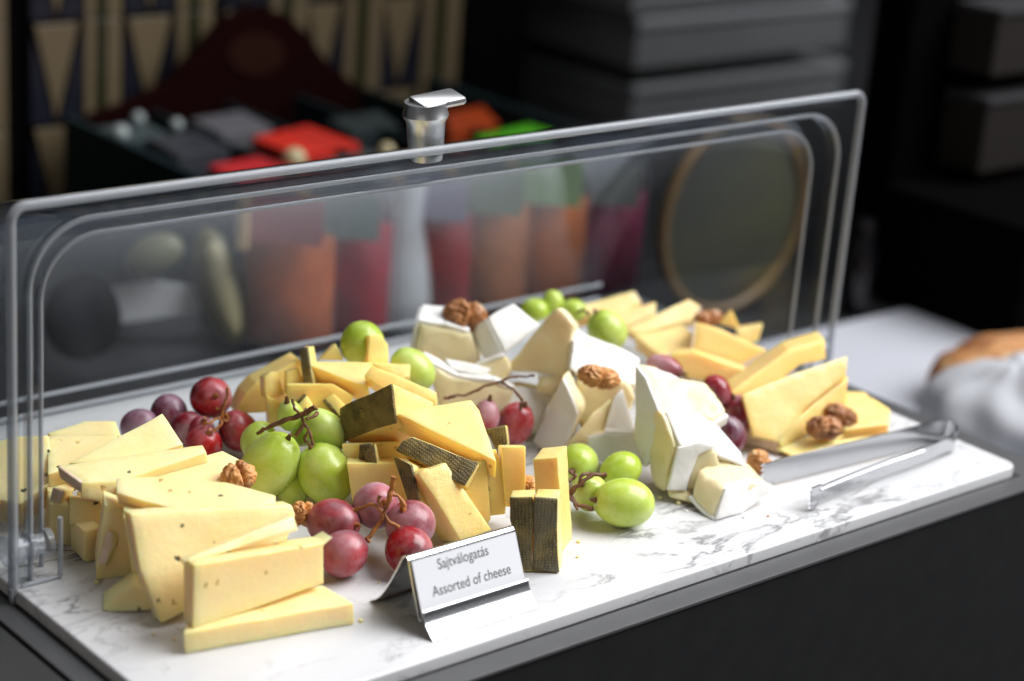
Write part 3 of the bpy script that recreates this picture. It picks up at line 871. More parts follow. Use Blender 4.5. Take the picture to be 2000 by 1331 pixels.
bunch('grape_bunch', 'bunch of five bright red grapes with frosted bloom behind the name card', (730, 1100), [
    (652, 1021, 47, 57, -75, 1080, 'gred', (0.85, 0.05, -0.55)),
    (672, 1081, 46, 50, 0, 1128, 'gred', (0.6, -0.35, 0.3)),
    (735, 988, 46, 46, 40, 1075, 'gpink', (0.4, -0.2, -0.85)),
    (801, 1024, 50, 46, 0, 1098, 'gpink', (-0.25, -0.65, -0.6)),
    (798, 1074, 47, 48, 0, 1124, 'gred', (-0.3, -0.5, 0.2)),
], [
    ([(771, 931, 1110), (765, 955, 1112), (757, 985, 1114), (748, 1003, 1115)], 0.0021, 0.0013),
    ([(748, 1003, 1115), (742, 1022, 1116), (728, 1040, 1118), (716, 1052, 1120)], 0.0013, 0.0013),
    ([(745, 998, 1115), (728, 987, 1112), (706, 992, 1108), (694, 998, 1104)], 0.0011, 0.0016),
    ([(750, 1002, 1115), (762, 1020, 1117), (780, 1030, 1119)], 0.0011, 0.0013),
    ([(764, 965, 1113), (780, 972, 1114), (790, 990, 1116)], 0.0011, 0.0018),
    ([(752, 995, 1114), (738, 978, 1113), (742, 968, 1112)], 0.0009, 0.0014),
    ([(716, 1052, 1120), (722, 1060, 1121)], 0.0012, 0.0009),
], 'stem_orange')
bunch('grape_bunch', 'cluster of glossy green grapes on the bare marble right of the dark rinds', (1190, 1000), [
    (1218, 982, 48, 63, 85, 1030, 'ggreen', (-0.95, -0.1, -0.3)),
    (1129, 906, 39, 41, 0, 955, 'ggreen', (-0.3, 0.3, -0.85)),
    (1212, 918, 35, 44, 80, 972, 'ggreen', (-0.8, 0.3, -0.4)),
    (1152, 962, 36, 44, 40, 1008, 'ggreen', (-0.3, -0.3, -0.6)),
], [
    ([(1104, 912, 1015), (1118, 926, 1018), (1124, 930, 1020), (1112, 940, 1022)], 0.0010, 0.0013),
    ([(1112, 966, 1028), (1128, 948, 1028), (1155, 930, 1025), (1184, 928, 1020)], 0.0019, 0.0015),
    ([(1112, 966, 1028), (1125, 985, 1034), (1145, 990, 1036), (1160, 993, 1036)], 0.0013, 0.0016),
    ([(1108, 955, 1025), (1112, 974, 1032), (1130, 996, 1038)], 0.0010, 0.0010),
    ([(1130, 940, 1026), (1140, 926, 1022), (1152, 924, 1020)], 0.0010, 0.0014),
])
bunch('grape_bunch', 'two dark red grapes on a long bare twig in front of the white chunks', (1000, 885), [
    (1005, 828, 38, 46, 10, 888, 'gred', (0.4, -0.75, -0.4)),
    (948, 815, 28, 36, -20, 900, 'gpink', (0.2, -0.8, -0.2)),
], [
    ([(868, 780, 900), (885, 774, 900), (920, 768, 898), (960, 750, 896), (1000, 738, 893), (1042, 734, 890)], 0.0015, 0.0009),
    ([(978, 745, 896), (1000, 760, 905), (1017, 778, 908), (1019, 802, 910)], 0.0009, 0.0014),
], 'stem')
bunch('grape_bunch', 'small bunch of green grapes behind the tall creamy triangle', (1130, 740), [
    (1185, 646, 38, 44, -30, 775, 'ggreen', (-0.5, -0.8, -0.3)),
    (1080, 592, 22, 26, 0, 720, 'ggreen'),
    (1044, 606, 28, 24, 0, 730, 'ggreen'),
    (1120, 606, 26, 22, 0, 725, 'ggreen'),
], [
    ([(1125, 612, 775), (1138, 606, 778), (1150, 612, 785)], 0.0012, 0.0014),
])
bunch('grape_bunch', 'bunch of dusty pink grapes between the white chunks and hard cheese', (1440, 880), [
    (1399, 766, 30, 36, -20, 862, 'gpink'),
    (1447, 808, 34, 39, -10, 868, 'gpink', (-0.3, -0.6, -0.3)),
    (1424, 846, 31, 42, -30, 895, 'gpurple'),
    (1298, 718, 24, 38, -70, 835, 'gpink', (0.9, 0.3, -0.2)),
], [
    ([(1325, 730, 850), (1350, 745, 860), (1385, 760, 870), (1402, 795, 880), (1420, 805, 885)], 0.0011, 0.0012),
])
for args, lab in (((708, 672, 44, 46, 0, 862, 'ggreen'), 'single green grape at the back behind a yellow triangle'),
                  ((806, 722, 38, 50, -45, 868, 'ggreen'), 'green grape half hidden left of the long low creamy slice')):
    o, c, zz, a = grape(*args)
    tag(o, lab, 'grape')

# ------------------------------------------------------------------ walnuts
def walnut(x, y, rx, ry, gy, ang, label, mat='walnut', seed=0, tilt=0.5):
    c = over(x, y, gy)
    k = depth(c) / F
    bm = bmesh.new()
    bmesh.ops.create_icosphere(bm, subdivisions=5, radius=1.0)
    sd = V((seed * 2.3, seed * 5.1, seed * 1.1))
    for v in bm.verts:
        p = v.co.copy()
        q = p * 1.9 + noise.noise_vector(p * 1.4 + sd) * 0.9
        rid = 1 - abs(noise.noise(q * 1.25 + sd)) * 2.6
        rid2 = 1 - abs(noise.noise(q * 2.9 + sd)) * 2.2
        g = math.exp(-(p.x / 0.13) ** 2)
        s = 0.84 + 0.17 * rid + 0.07 * rid2 - 0.34 * g
        v.co = p * s
    mx = V((rx * k, min(rx, ry) * k * 1.0, ry * k))
    q = (RIGHT * math.cos(R(ang)) + DOWN * math.sin(R(ang))).normalized()
    zc = (-DOWN * math.cos(R(ang)) + RIGHT * math.sin(R(ang))).normalized()
    yc = zc.cross(q)
    Mx = Matrix((q, yc, zc)).transposed() @ Matrix.Rotation(tilt, 3, 'Z')
    for v in bm.verts:
        v.co = c + Mx @ V((v.co.x * mx.x, v.co.y * mx.y, v.co.z * mx.z))
    return tag(link('walnut_half', bm, M[mat], smooth=180, origin=c - V((0, 0, mx.z))), label, 'walnut')
walnut(466, 931, 36, 31, 1068, -20, 'smooth orange brown walnut half on the pale herb slice', seed=1)
walnut(592, 1004, 28, 26, 1070, 10, 'pale crumpled walnut half left of the front red grapes', seed=2)
walnut(908, 617, 46, 34, 800, 10, 'dark curled walnut half on the backmost white chunk', 'walnut_dark', seed=3)
walnut(1170, 737, 48, 24, 905, 12, 'lobed walnut half on top of the middle white chunks', seed=4)
walnut(1610, 836, 42, 25, 885, 5, 'walnut half with pale broken face, nearer of the right pair', 'walnut_dark', seed=5)
walnut(1643, 812, 40, 22, 862, 25, 'dark walnut half behind its neighbour at the right end', 'walnut_dark', seed=6)
walnut(1482, 903, 25, 24, 922, 60, 'small walnut piece on the marble at the tongs tip', seed=7)
walnut(1383, 622, 34, 17, 735, -8, 'walnut piece among the backmost amber slices', 'walnut_dark', seed=8)
walnut(1030, 948, 18, 22, 1030, 60, 'bit of walnut hidden between the upright sticks and the tall wedge', seed=9)
walnut(845, 667, 14, 10, 800, 0, 'dark crumb of walnut left of the backmost white chunk', 'walnut_dark', seed=10)

# crumbs on the marble
for i, (x, y, sz, mt, lab) in enumerate((
        (705, 1215, .0011, 'herb', 'yellow crumb just right of the nearest flat herb slice'),
        (300, 1240, .0009, 'herb', 'yellow crumb on the marble in front of the leaning herb slice'),
        (188, 1140, .0012, 'herb', 'pale yellow crumb at the foot of the left stack'),
        (340, 1250, .0008, 'herb', 'small crumb at the left corner of the nearest flat herb slice'),
        (1130, 1060, .0010, 'sheep', 'crumb on the marble between the dark rinds and green grapes'),
        (1128, 1090, .0007, 'sheep', 'smaller crumb right of the standing dark rinds, nearer the slab edge'),
        (1325, 985, .0014, 'brie', 'cream crumb left of the nearest white chunk'),
        (1290, 975, .0012, 'brie', 'cream crumb right of the largest green grape'),
        (1340, 1000, .0008, 'white', 'white crumb just left of the nearest white chunk'),
        (1452, 1012, .0009, 'white', 'white crumb right of the nearest white chunk'),
        (900, 1085, .0009, 'sheep', 'crumb behind the top edge of the name card'),
        (1500, 1010, .0007, 'walnut', 'brown walnut crumb left of the front tongs tip'),
        (1465, 935, .0010, 'walnut', 'brown walnut crumb beside the small walnut piece'),
        (575, 1085, .0009, 'sheep', 'crumb in the gap left of the front red grapes'),
        (740, 1140, .0006, 'herb', 'fine yellow crumb between the red grapes and the name card'))):
    p = ground(x, y)
    bm = bmesh.new()
    bmesh.ops.create_icosphere(bm, subdivisions=2, radius=sz)
    for v in bm.verts:
        v.co = V((v.co.x, v.co.y, v.co.z * 0.7)) * (1 + 0.5 * noise.noise(v.co * 900 + V((i, 0, 0)))) + p + V((0, 0, sz * 0.6))
    tag(link('crumb', bm, M[mt], smooth=40, origin=p), lab, 'crumb', 'crumbs scattered on the marble')

# ------------------------------------------------------------------ lid
LID = empty('cheese_dome', (-0.262, 0.152, 0.0), 'clear plastic roll top lid standing open behind the cheese', 'dome cover')
LX0, LX1, LY, LH = -0.5320, 0.0095, 0.1510, 0.1770
def ring(d, z0, rc, H=None, hw=0.0):
    """open path left foot -> over the top -> right foot, d = inset"""
    x0, x1 = LX0 + d + hw, LX1 - d - hw
    top = (LH - d) if H is None else H
    rc = max(min(rc, (top - z0) * 0.98), 0.0005)
    P = []
    n1 = 6
    for k in range(n1): P.append((x0, z0 + (top - rc - z0) * k / n1))
    for k in range(10):
        a = R(180 - 90 * k / 9)
        P.append((x0 + rc + rc * math.cos(a), top - rc + rc * math.sin(a)))
    for k in range(1, 24): P.append((x0 + rc + (x1 - x0 - 2 * rc) * k / 24, top))
    for k in range(10):
        a = R(90 - 90 * k / 9)
        P.append((x1 - rc + rc * math.cos(a), top - rc + rc * math.sin(a)))
    for k in range(1, n1 + 1): P.append((x1, top - rc - (top - rc - z0) * k / n1))
    return P
def loft(rings):
    bm = bmesh.new()
    vs = [[bm.verts.new((x, y, z)) for x, z in P] for P, y in rings]
    for A, B in zip(vs, vs[1:]):
        for i in range(len(A) - 1):
            bm.faces.new((A[i], A[i + 1], B[i + 1], B[i]))
    return bm
rr = [(ring(0.0, -0.004, 0.007), LY - 0.003), (ring(0.0, -0.004, 0.007), LY), (ring(0.0105, -0.004, 0.030), LY + 0.001),
      (ring(0.0118, 0.0, 0.030), LY + 0.004), (ring(0.0125, 0.0, 0.030), LY + 0.011), (ring(0.0215, 0.0, 0.028), LY + 0.012),
      (ring(0.0225, 0.001, 0.028), LY + 0.015)]
y1 = 0.322
for k in range(1, 19):
    s = math.sin(math.pi / 2 * k / 18)
    y = LY + 0.015 + (y1 - LY - 0.015) * s
    h = (LH - 0.0225) * max(1 - s ** 2.3, 0.0) ** (1 / 2.3)
    rr.append((ring(0.0225, 0.001, 0.028, max(h, 0.006), 0.012 * s ** 3), y))
link('lid_shell', loft(rr), M['clear'], LID, smooth=50)
# moulded edges
def bead(name, d, y, rc, r, mat='lip', z0=0.0):
    bm = bmesh.new()
    tube(bm, [(x, y, z) for x, z in ring(d, z0, rc)], r, 8)
    return link(name, bm, M[mat], LID, smooth=60)
bead('rim_edge', 0.001, LY - 0.001, 0.007, 0.0023, z0=-0.003)
bead('step_edge', 0.0115, LY + 0.003, 0.030, 0.0013)
bead('step_edge', 0.0222, LY + 0.013, 0.028, 0.0011)
# rear shell nested behind (fixed half), slightly larger
r2 = []
for k in range(0, 15):
    s = math.sin(math.pi / 2 * k / 14)
    y = LY + 0.022 + (0.3265 - LY - 0.022) * s
    h = (LH - 0.0165) * max(1 - s ** 2.3, 0.0) ** (1 / 2.3)
    r2.append((ring(0.0165, 0.0005, 0.030, max(h, 0.012), 0.010 * s ** 3), y))
link('rear_shell', loft(r2), M['clear'], LID, smooth=50)
bm = bmesh.new(); tube(bm, [(LX0 + .03, 0.3225, 0.0125), (LX1 - .03, 0.3225, 0.0125)], 0.0016, 8); link('rear_edge', bm, M['lip'], LID, smooth=60)
bm = bmesh.new(); tube(bm, [(LX0 + .03, 0.3235, 0.0022), (LX1 - .03, 0.3235, 0.0022)], 0.0020, 8); link('rear_edge', bm, M['lip'], LID, smooth=60)
# hinges with clear screws
for sx, x0 in ((1, LX0 + 0.004), (-1, LX1 - 0.004)):
    bm = bmesh.new()
    rot = Matrix.Translation(V((x0, LY + 0.004, 0.0165))) @ Matrix.Rotation(R(90 * sx), 4, 'Y')
    lathe(bm, [(0.0, -0.006), (0.0045, -0.006), (0.0072, -0.0045), (0.0078, -0.001), (0.0072, 0.002), (0.0048, 0.0025), (0.0046, 0.006), (0.0066, 0.0062), (0.0068, 0.0085), (0.0045, 0.009), (0.0045, 0.014), (0.0062, 0.0145), (0.0062, 0.0175), (0.004, 0.0185), (0.0, 0.0185)], 28, M4=rot)
    link('hinge_screw', bm, M['knob'], LID, smooth=35)
    bm = bmesh.new()
    xa, xb = sorted((x0 - sx * 0.0035, x0 + sx * 0.0195))
    # foot bracket: stepped clear plate under the screw
    P = [(x0 + sx * 0.0195, 0.030), (x0 + sx * 0.0195, 0.0035), (x0 + sx * 0.0175, 0.001), (x0 + sx * 0.003, 0.001), (x0 + sx * 0.0008, -0.001), (x0 + sx * 0.0005, -0.0058), (x0 - sx * 0.004, -0.0058), (x0 - sx * 0.0045, 0.001)]
    tube(bm, smoothline([(x, LY - 0.002, z) for x, z in P], 4), 0.0012, 8)
    link('hinge_foot', bm, M['lip'], LID, smooth=60)
# chrome handle on top
hc = at_y(832, 296, 0.166)
bm = bmesh.new()
lathe(bm, [(0.0, -0.004), (0.0088, -0.004), (0.0094, 0.0), (0.0100, 0.010), (0.0104, 0.0165), (0.0118, 0.0190), (0.0124, 0.0205), (0.0118, 0.0225), (0.0112, 0.026), (0.0112, 0.0275), (0.0, 0.0275)], 40,
      M4=Matrix.Translation(hc) @ Matrix.Rotation(R(-5), 4, V((0, 1, 0))) @ Matrix.Scale(0.92, 4))
link('handle_stem', bm, M['satin'], LID, smooth=35)
bm = bmesh.new()
Mh = Matrix.Translation(hc + V((0.0045, -0.001, 0.0255))) @ Matrix.Rotation(R(-4), 4, 'Y') @ Matrix.Rotation(R(10), 4, 'X')
box(bm, -0.0135, 0.0135, -0.0070, 0.0070, -0.0022, 0.0022, 0.0020, Mh)
link('handle_plate', bm, M['satin'], LID, smooth=40)

# ------------------------------------------------------------------ name card on its chrome holder
SX0, SX1 = -0.4035, -0.3430
SG0 = empty('name_card_holder', (-0.373, 0.035, 0), 'polished steel name card holder standing on the marble with a printed card', 'sign holder')
def sheet(profile, x0, x1, th, bev=0.0):
    bm = bmesh.new()
    n = len(profile)
    off = []
    for i in range(n):
        a = V(profile[max(i - 1, 0)]); b = V(profile[min(i + 1, n - 1)])
        t = (b - a).normalized()
        off.append(V((-t.y, t.x)) * th)
    loop = [V(p) for p in profile] + [V(p) + o for p, o in reversed(list(zip(profile, off)))]
    A = [bm.verts.new((x0, p.x, p.y)) for p in loop]
    B = [bm.verts.new((x1, p.x, p.y)) for p in loop]
    m_ = len(loop)
    for i in range(m_):
        j = (i + 1) % m_
        bm.faces.new((A[i], A[j], B[j], B[i]))
    for i in range(n - 1):
        bm.faces.new((A[i], A[m_ - 1 - i], A[m_ - 2 - i], A[i + 1]))
        bm.faces.new((B[i + 1], B[m_ - 2 - i], B[m_ - 1 - i], B[i]))
    bmesh.ops.recalc_face_normals(bm, faces=bm.faces)
    return bm
prof2 = smoothline([V((0.0570, 0.0006, 0)), V((0.0505, 0.0055, 0)), V((0.0440, 0.0150, 0)), V((0.0375, 0.0270, 0)), V((0.0352, 0.0312, 0)), V((0.0330, 0.0322, 0)), V((0.0312, 0.0308, 0)), V((0.0285, 0.0240, 0)), V((0.0240, 0.0128, 0)), V((0.0210, 0.0060, 0))], 6)
link('holder_sheet', sheet([(p.x, p.y) for p in prof2], SX0, SX1, 0.0006), M['chrome'], SG0, smooth=50)
prof3 = smoothline([V((0.0212, 0.0062, 0)), V((0.0204, 0.0062, 0)), V((0.0199, 0.0075, 0)), V((0.0200, 0.0100, 0)), V((0.0197, 0.0113, 0)), V((0.0189, 0.0108, 0)), V((0.0178, 0.0082, 0)), V((0.0158, 0.0050, 0)), V((0.0108, 0.0006, 0))], 6)
link('holder_lip', sheet([(p.x, p.y) for p in prof3], SX0, SX1, 0.0005), M['brushed'], SG0, smooth=50)
# the card lies on the sloping front
ft = V((SX0 + 0.0006, 0.0306, 0.0304)); fb = V((SX0 + 0.0006, 0.0203, 0.0070))
up = (ft - fb).normalized(); ux = V((1, 0, 0)); nn = ux.cross(up)
if nn.y > 0: nn = -nn
wd = SX1 - SX0 - 0.0012
bm = bmesh.new()
ht = (ft - fb).length
Mc = Matrix((ux, up, nn)).transposed().to_4x4()
Mc.translation = fb + nn * 0.0006
box(bm, 0, wd, 0, ht, 0, 0.0004, 0, Mc)
card = link('card', bm, M['paper'], SG0, origin=SG0.location)
for txt, u0, v0, size in (('Sajtválogatás', 0.0130, 0.0190, 0.0067), ('Assorted of cheese', 0.0075, 0.0080, 0.0067)):
    cu = bpy.data.curves.new('lettering', 'FONT')
    cu.body = txt
    cu.size = size
    cu.extrude = 0.00002
    cu.materials.append(M['ink'])
    o = bpy.data.objects.new('lettering', cu)
    col.objects.link(o)
    Mt = Mc.copy()
    Mt.translation = fb + ux * u0 + up * v0 + nn * 0.00104
    o.matrix_world = Mt
    loc = Mt.translation - SG0.location
    o.parent = card
    o.location = Mt.translation - SG0.location - card.location
    me = bpy.data.meshes.new_from_object(o)
    me.materials.clear(); me.materials.append(M['ink'])
    q = bpy.data.objects.new('print', me)
    col.objects.link(q)
    q.parent = card
    q.location = o.location
    q.rotation_euler = Mt.to_euler()
    q.scale = (0.86, 1, 1)
    bpy.data.objects.remove(o)
    q.name = 'lettering'

# ------------------------------------------------------------------ tongs
TG = empty('serving_tongs', ground(1700, 940), 'stainless steel tongs with serrated tip lying on the marble at the right', 'tongs')
def strip(path, lo, hi, th, name, mat='steel', bend=None):
    bm = bmesh.new()
    n = len(path)
    vs = []
    for i, p in enumerate(path):
        t = (path[min(i + 1, n - 1)] - path[max(i - 1, 0)]); t.z = 0; t.normalize()
        s = V((-t.y, t.x, 0)) * th / 2
        l_, h_ = lo[i], hi[i]
        vs.append([bm.verts.new(V((p.x, p.y, 0)) + q) for q in (s + V((0, 0, l_)), s + V((0, 0, h_)), -s + V((0, 0, h_)), -s + V((0, 0, l_)))])
    for A, B in zip(vs, vs[1:]):
        for k in range(4):
            bm.faces.new((A[k], A[(k + 1) % 4], B[(k + 1) % 4], B[k]))
    bm.faces.new(vs[0]); bm.faces.new(list(reversed(vs[-1])))
    bmesh.ops.recalc_face_normals(bm, faces=bm.faces)
    return link(name, bm, M[mat], TG, smooth=40, origin=TG.location)
g = ground
rear = [g(1508, 950), g(1600, 926), g(1700, 901), g(1790, 878)]
bendp = [g(1830, 868), g(1853, 870), g(1862, 882), g(1850, 893)]
front = [g(1800, 915), g(1720, 943), g(1640, 975), g(1598, 993)]
full = smoothline(rear + bendp + front, 10)
n = len(full)
lo, hi = [], []
for i in range(n):
    t = i / (n - 1)
    if t < 0.55:
        lo.append(0.0012); hi.append(0.0135 + 0.0015 * (1 - t))
    else:
        u = min((t - 0.55) / 0.12, 1)
        lo.append(0.0012 + 0.0030 * u); hi.append(0.0142 - 0.0018 * u)
strip(full, lo, hi, 0.0009, 'spring_strip')
# pressed bead along both arms
def bead_t(pts, z, r, side, name):
    bm = bmesh.new()
    P = smoothline(pts, 8)
    tube(bm, [V((p.x, p.y, z)) + side for p in P], r, 8)
    link(name, bm, M['steel'], TG, smooth=60, origin=TG.location)
sd = V((-0.0008, -0.0010, 0))
bead_t(front, 0.0108, 0.0006, sd, 'pressed_bead')
# serrated front tip
def tip(base, dirv, zlo, zhi, name):
    bm = bmesh.new()
    s = V((-dirv.y, dirv.x, 0)).normalized() * 0.0005
    P = [(0.0, zhi), (0.004, zhi), (0.0085, zhi)]
    nt = 5
    H = zhi - zlo
    for k in range(nt):
        P.append((0.0085 - 0.0005 * k, zhi - H * (k + 0.05) / nt))
        P.append((0.0110 - 0.0006 * k, zhi - H * (k + 0.45) / nt))
        P.append((0.0082 - 0.0005 * k, zhi - H * (k + 0.9) / nt))
    P += [(0.003, zlo), (0.0, zlo + H * 0.35)]
    A = [bm.verts.new(base + dirv * u + s + V((0, 0, z))) for u, z in P]
    B = [bm.verts.new(base + dirv * u - s + V((0, 0, z))) for u, z in P]
    bm.faces.new(A); bm.faces.new(list(reversed(B)))
    for i in range(len(P)):
        j = (i + 1) % len(P)
        bm.faces.new((A[j], A[i], B[i], B[j]))
    bmesh.ops.recalc_face_normals(bm, faces=bm.faces)
    link(name, bm, M['steel'], TG, origin=TG.location)
dv = (g(1560, 1008) - g(1640, 975)); dv.z = 0; dv.normalize()
tip(V((g(1598, 993).x, g(1598, 993).y, 0)), dv, 0.0006, 0.0135, 'serrated_tip')
dv2 = (g(1508, 950) - g(1600, 926)); dv2.z = 0; dv2.normalize()
tip(V((g(1510, 949.5).x, g(1510, 949.5).y, 0)), dv2, 0.0012, 0.0145, 'serrated_tip')

# ------------------------------------------------------------------ background: jam jars, second card, tea chest, crates, wall
def jar(x, gy, r, h, c, label, lidc, tagc=None):
    p = ground(x, gy, TZ)
    o = empty('preserve_jar', (p.x, p.y, TZ + .003), label, 'jar', 'glass jars of preserve with pegged labels behind the lid')
    fill = simple('preserve', c, 0.7, Specular_IOR_Level=0.1, n2=tuple(v * 0.6 for v in c), nscale=40)
    bm = bmesh.new(); lathe(bm, [(0, 0.003), (r * .93, 0.003), (r * .95, 0.01), (r * .95, h * .74), (0, h * .74)], 36); c_ = link('contents', bm, fill, o); c_.location = (0, 0, 0)
    for f in c_.data.polygons: f.use_smooth = True
    bm = bmesh.new(); lathe(bm, [(r * .9, 0), (r, 0.004), (r, h * .88), (r * .9, h * .97), (r * .9, h)], 36); q = link('jar_glass', bm, M['glass'], o); q.location = (0, 0, 0)
    if tagc:
        lm = simple('jar_label', tagc, 0.6)
        bm = bmesh.new()
        dirx = RIGHTH
        ctr = BACKH * (r + 0.003)
        b = 0.0008
        P = [ctr - dirx * r * .75 + V((0, 0, h * .74)), ctr + dirx * r * .75 + V((0, 0, h * .74)), ctr + dirx * r * .75 + V((0, 0, h * 1.05)), ctr - dirx * r * .75 + V((0, 0, h * 1.05))]
        q = link('label_tag', prism(P, BACKH * -b, 0), lm, o); q.location = (0, 0, 0)
        bm = bmesh.new()
        pc = ctr - dirx * r * .8 + BACKH * .004
        for s in (-1, 1):
            Pp = [pc + dirx * (-.004 + .0) + V((0, 0, h * .70)), pc + dirx * .004 + V((0, 0, h * .70)), pc + dirx * .004 + V((0, 0, h * 1.06)), pc + dirx * -.004 + V((0, 0, h * 1.06))]
        q = link('clothespin', prism(Pp, BACKH * .006, .0008), M['wood'], o); q.location = (0, 0, 0)
    return o
jar(560, 668, 0.036, 0.115, (0.34, 0.07, 0.01), 'jar of orange preserve with pink label, leftmost seen through the lid', None, (0.36, 0.09, 0.10))
jar(668, 650, 0.036, 0.112, (0.20, 0.004, 0.015), 'jar of raspberry red preserve second from left with grey label', None, (0.16, 0.22, 0.21))
jar(838, 612, 0.034, 0.112, (0.17, 0.004, 0.006), 'jar of dark red preserve under the chrome lid handle', None, (0.22, 0.20, 0.30))
jar(938, 600, 0.036, 0.115, (0.26, 0.08, 0.02), 'jar of brownish apricot preserve with green white label', None, (0.15, 0.20, 0.13))
jar(1050, 585, 0.036, 0.118, (0.32, 0.08, 0.014), 'jar of amber preserve with bright green label, rightmost but one', None, (0.24, 0.38, 0.18))
jar(1165, 570, 0.034, 0.110, (0.20, 0.02, 0.06), 'jar of plum preserve right of the bright green label', None, (0.14, 0.16, 0.15))
# bare glass jug between the red jars
p = ground(765, 632, TZ)
o = empty('glass_carafe', (p.x, p.y, TZ + .003), 'empty clear glass carafe between two red jars', 'carafe')
bm = bmesh.new(); lathe(bm, [(0.0, 0.0), (0.027, 0.001), (0.030, 0.02), (0.026, 0.05), (0.020, 0.08), (0.022, 0.115), (0.020, 0.115), (0.018, 0.08), (0.023, 0.05), (0.027, 0.02), (0.0, 0.006)], 36)
q = link('carafe_body', bm, clear('frosted_glass', tint=(0.75, 0.78, 0.8), haze=0.35), o, smooth=50); q.location = (0, 0, 0)
# pear slice shape -> pale green bottle halves: avocado-green melon wedges in a dark bowl
def blob(name, x, y, rx, ry, gy, ang, mat, label, cat, thick=0.5):
    c = over(x, y, gy, TZ)
    k = depth(c) / F
    bm = bmesh.new()
    bmesh.ops.create_uvsphere(bm, u_segments=32, v_segments=20, radius=1.0)
    qx = (RIGHT * math.cos(R(ang)) + DOWN * math.sin(R(ang))); qz = (-DOWN * math.cos(R(ang)) + RIGHT * math.sin(R(ang)))
    qy = qz.cross(qx)
    for v in bm.verts:
        p = v.co
        v.co = c + qx * p.x * rx * k + qz * p.z * ry * k + qy * p.y * min(rx, ry) * k * thick
    return tag(link(name, bm, mat, smooth=60, origin=c), label, cat)
blob('melon_slice', 428, 560, 48, 118, 672, -14, simple('melon_rind', (0.07, 0.06, 0.01), 0.4), 'olive skinned melon slice standing left of the orange jar', 'melon', 0.6)
blob('melon_slice', 436, 562, 30, 98, 676, -14, simple('melon_flesh', (0.36, 0.32, 0.17), 0.5), 'cut cream face of the melon beside the orange jar', 'melon', 0.9)
blob('melon_slice', 300, 500, 62, 40, 676, -25, simple('melon_green', (0.09, 0.09, 0.04), 0.5), 'grey green melon end above the small white card', 'melon', 0.8)
blob('dark_bowl', 160, 620, 75, 85, 745, 0, M['black'], 'black rounded bowl at the left seen through the lid', 'bowl', 0.9)
# big round platter with a brown rim leaning upright behind the right of the lid
pc = at_y(1425, 450, 0.47)
pr = 0.078
pl = empty('round_platter', (pc.x, 0.47, TZ + .003), 'large dark round platter with brown rim standing upright behind the lid', 'platter')
bm = bmesh.new()
lathe(bm, [(0.0, 0.004), (pr * .9, 0.004), (pr, 0.0), (pr, -0.006), (0.0, -0.004)], 64, M4=Matrix.Translation((pc.x, 0.47, TZ + .006 + pr)) @ Matrix.Rotation(R(90), 4, 'X'))
link('platter_disc', bm, simple('dark_platter', (0.030, 0.032, 0.032), 0.5, n2=(0.05, 0.05, 0.03), nscale=12, Specular_IOR_Level=0.2), pl, smooth=40, origin=pl.location)
bm = bmesh.new()
tube(bm, [(pc.x + pr * math.cos(a), 0.467, TZ + .006 + pr + pr * math.sin(a)) for a in [2 * math.pi * k / 64 for k in range(65)]], 0.0045, 8)
link('platter_rim', bm, simple('brown_rim', (0.10, 0.055, 0.015), 0.5), pl, smooth=60, origin=pl.location)
# second name card
p = ground(300, 668, TZ)
o = empty('small_name_card', (p.x, p.y, TZ + .003), 'blurred white name card on steel foot behind the lid', 'sign')
def card_px(name, quad, gy, mat, dp, parent):
    P = [over(x, y, gy, TZ) for x, y in quad]
    return link(name, prism(P, -BACKH * dp, 0.0004), mat, parent, origin=parent.location)
card_px('card', [(218, 562), (300, 548), (388, 560), (392, 635), (240, 640)], 668, M['paper'], 0.001, o)
card_px('steel_foot', [(236, 632), (385, 610), (392, 645), (245, 668)], 670, M['chrome'], 0.012, o)

# tea chest
CT = 0.010
X0, X1, CY0, CY1 = -0.088, 0.285, 0.652, 0.90
TC = empty('tea_chest', (0.1, 0.78, TZ), 'dark maroon tea chest with arched back full of colourful packets', 'tea box')
M['teal'] = simple('dark_teal_lacquer', (0.004, 0.012, 0.014), 0.6, Specular_IOR_Level=0.2)
bm = bmesh.new(); box(bm, X0, X1, CY0, CY1, TZ + .004, CT - .045); link('chest_base', bm, M['maroon'], TC, origin=TC.location)
for (a, b, c_, d) in ((X0 + .001, X1 - .001, CY0 - .008, CY0 - .001), (X0 - .008, X0 - .001, CY0 - .008, CY1), (X1 + .001, X1 + .008, CY0 - .008, CY1)):
    bm = bmesh.new(); box(bm, a, b, c_, d, TZ + .004, CT - .010, .001); link('chest_side', bm, M['teal'], TC, origin=TC.location)
for k in range(1, 5):
    xx = X0 + (X1 - X0) * k / 5
    bm = bmesh.new(); box(bm, xx - .002, xx + .002, CY0, CY1 - .002, CT - .044, CT - .012, .0005); link('divider', bm, M['teal'], TC, origin=TC.location)
AY = CY1 + .006
arch = []
for (x, y) in ((150, 300), (170, 232), (250, 205), (330, 165), (385, 105), (430, 52), (470, 26), (512, 16), (560, 28), (600, 66), (640, 120), (700, 170), (770, 205), (850, 225), (860, 300)):
    arch.append(at_y(x, y, AY))
link('arched_back', prism(arch, V((0, 0.012, 0)), .001), M['maroon'], TC, origin=TC.location)
em = [at_y(500 + 55 * math.cos(a), 105 + 42 * math.sin(a), AY) for a in [2 * math.pi * k / 20 for k in range(20)]]
link('emblem', prism([p + V((0, -.0006, 0)) for p in em], V((0, -.001, 0)), 0), simple('emblem_print', (0.016, 0.005, 0.003), 0.9, Specular_IOR_Level=0.05), TC, origin=TC.location)
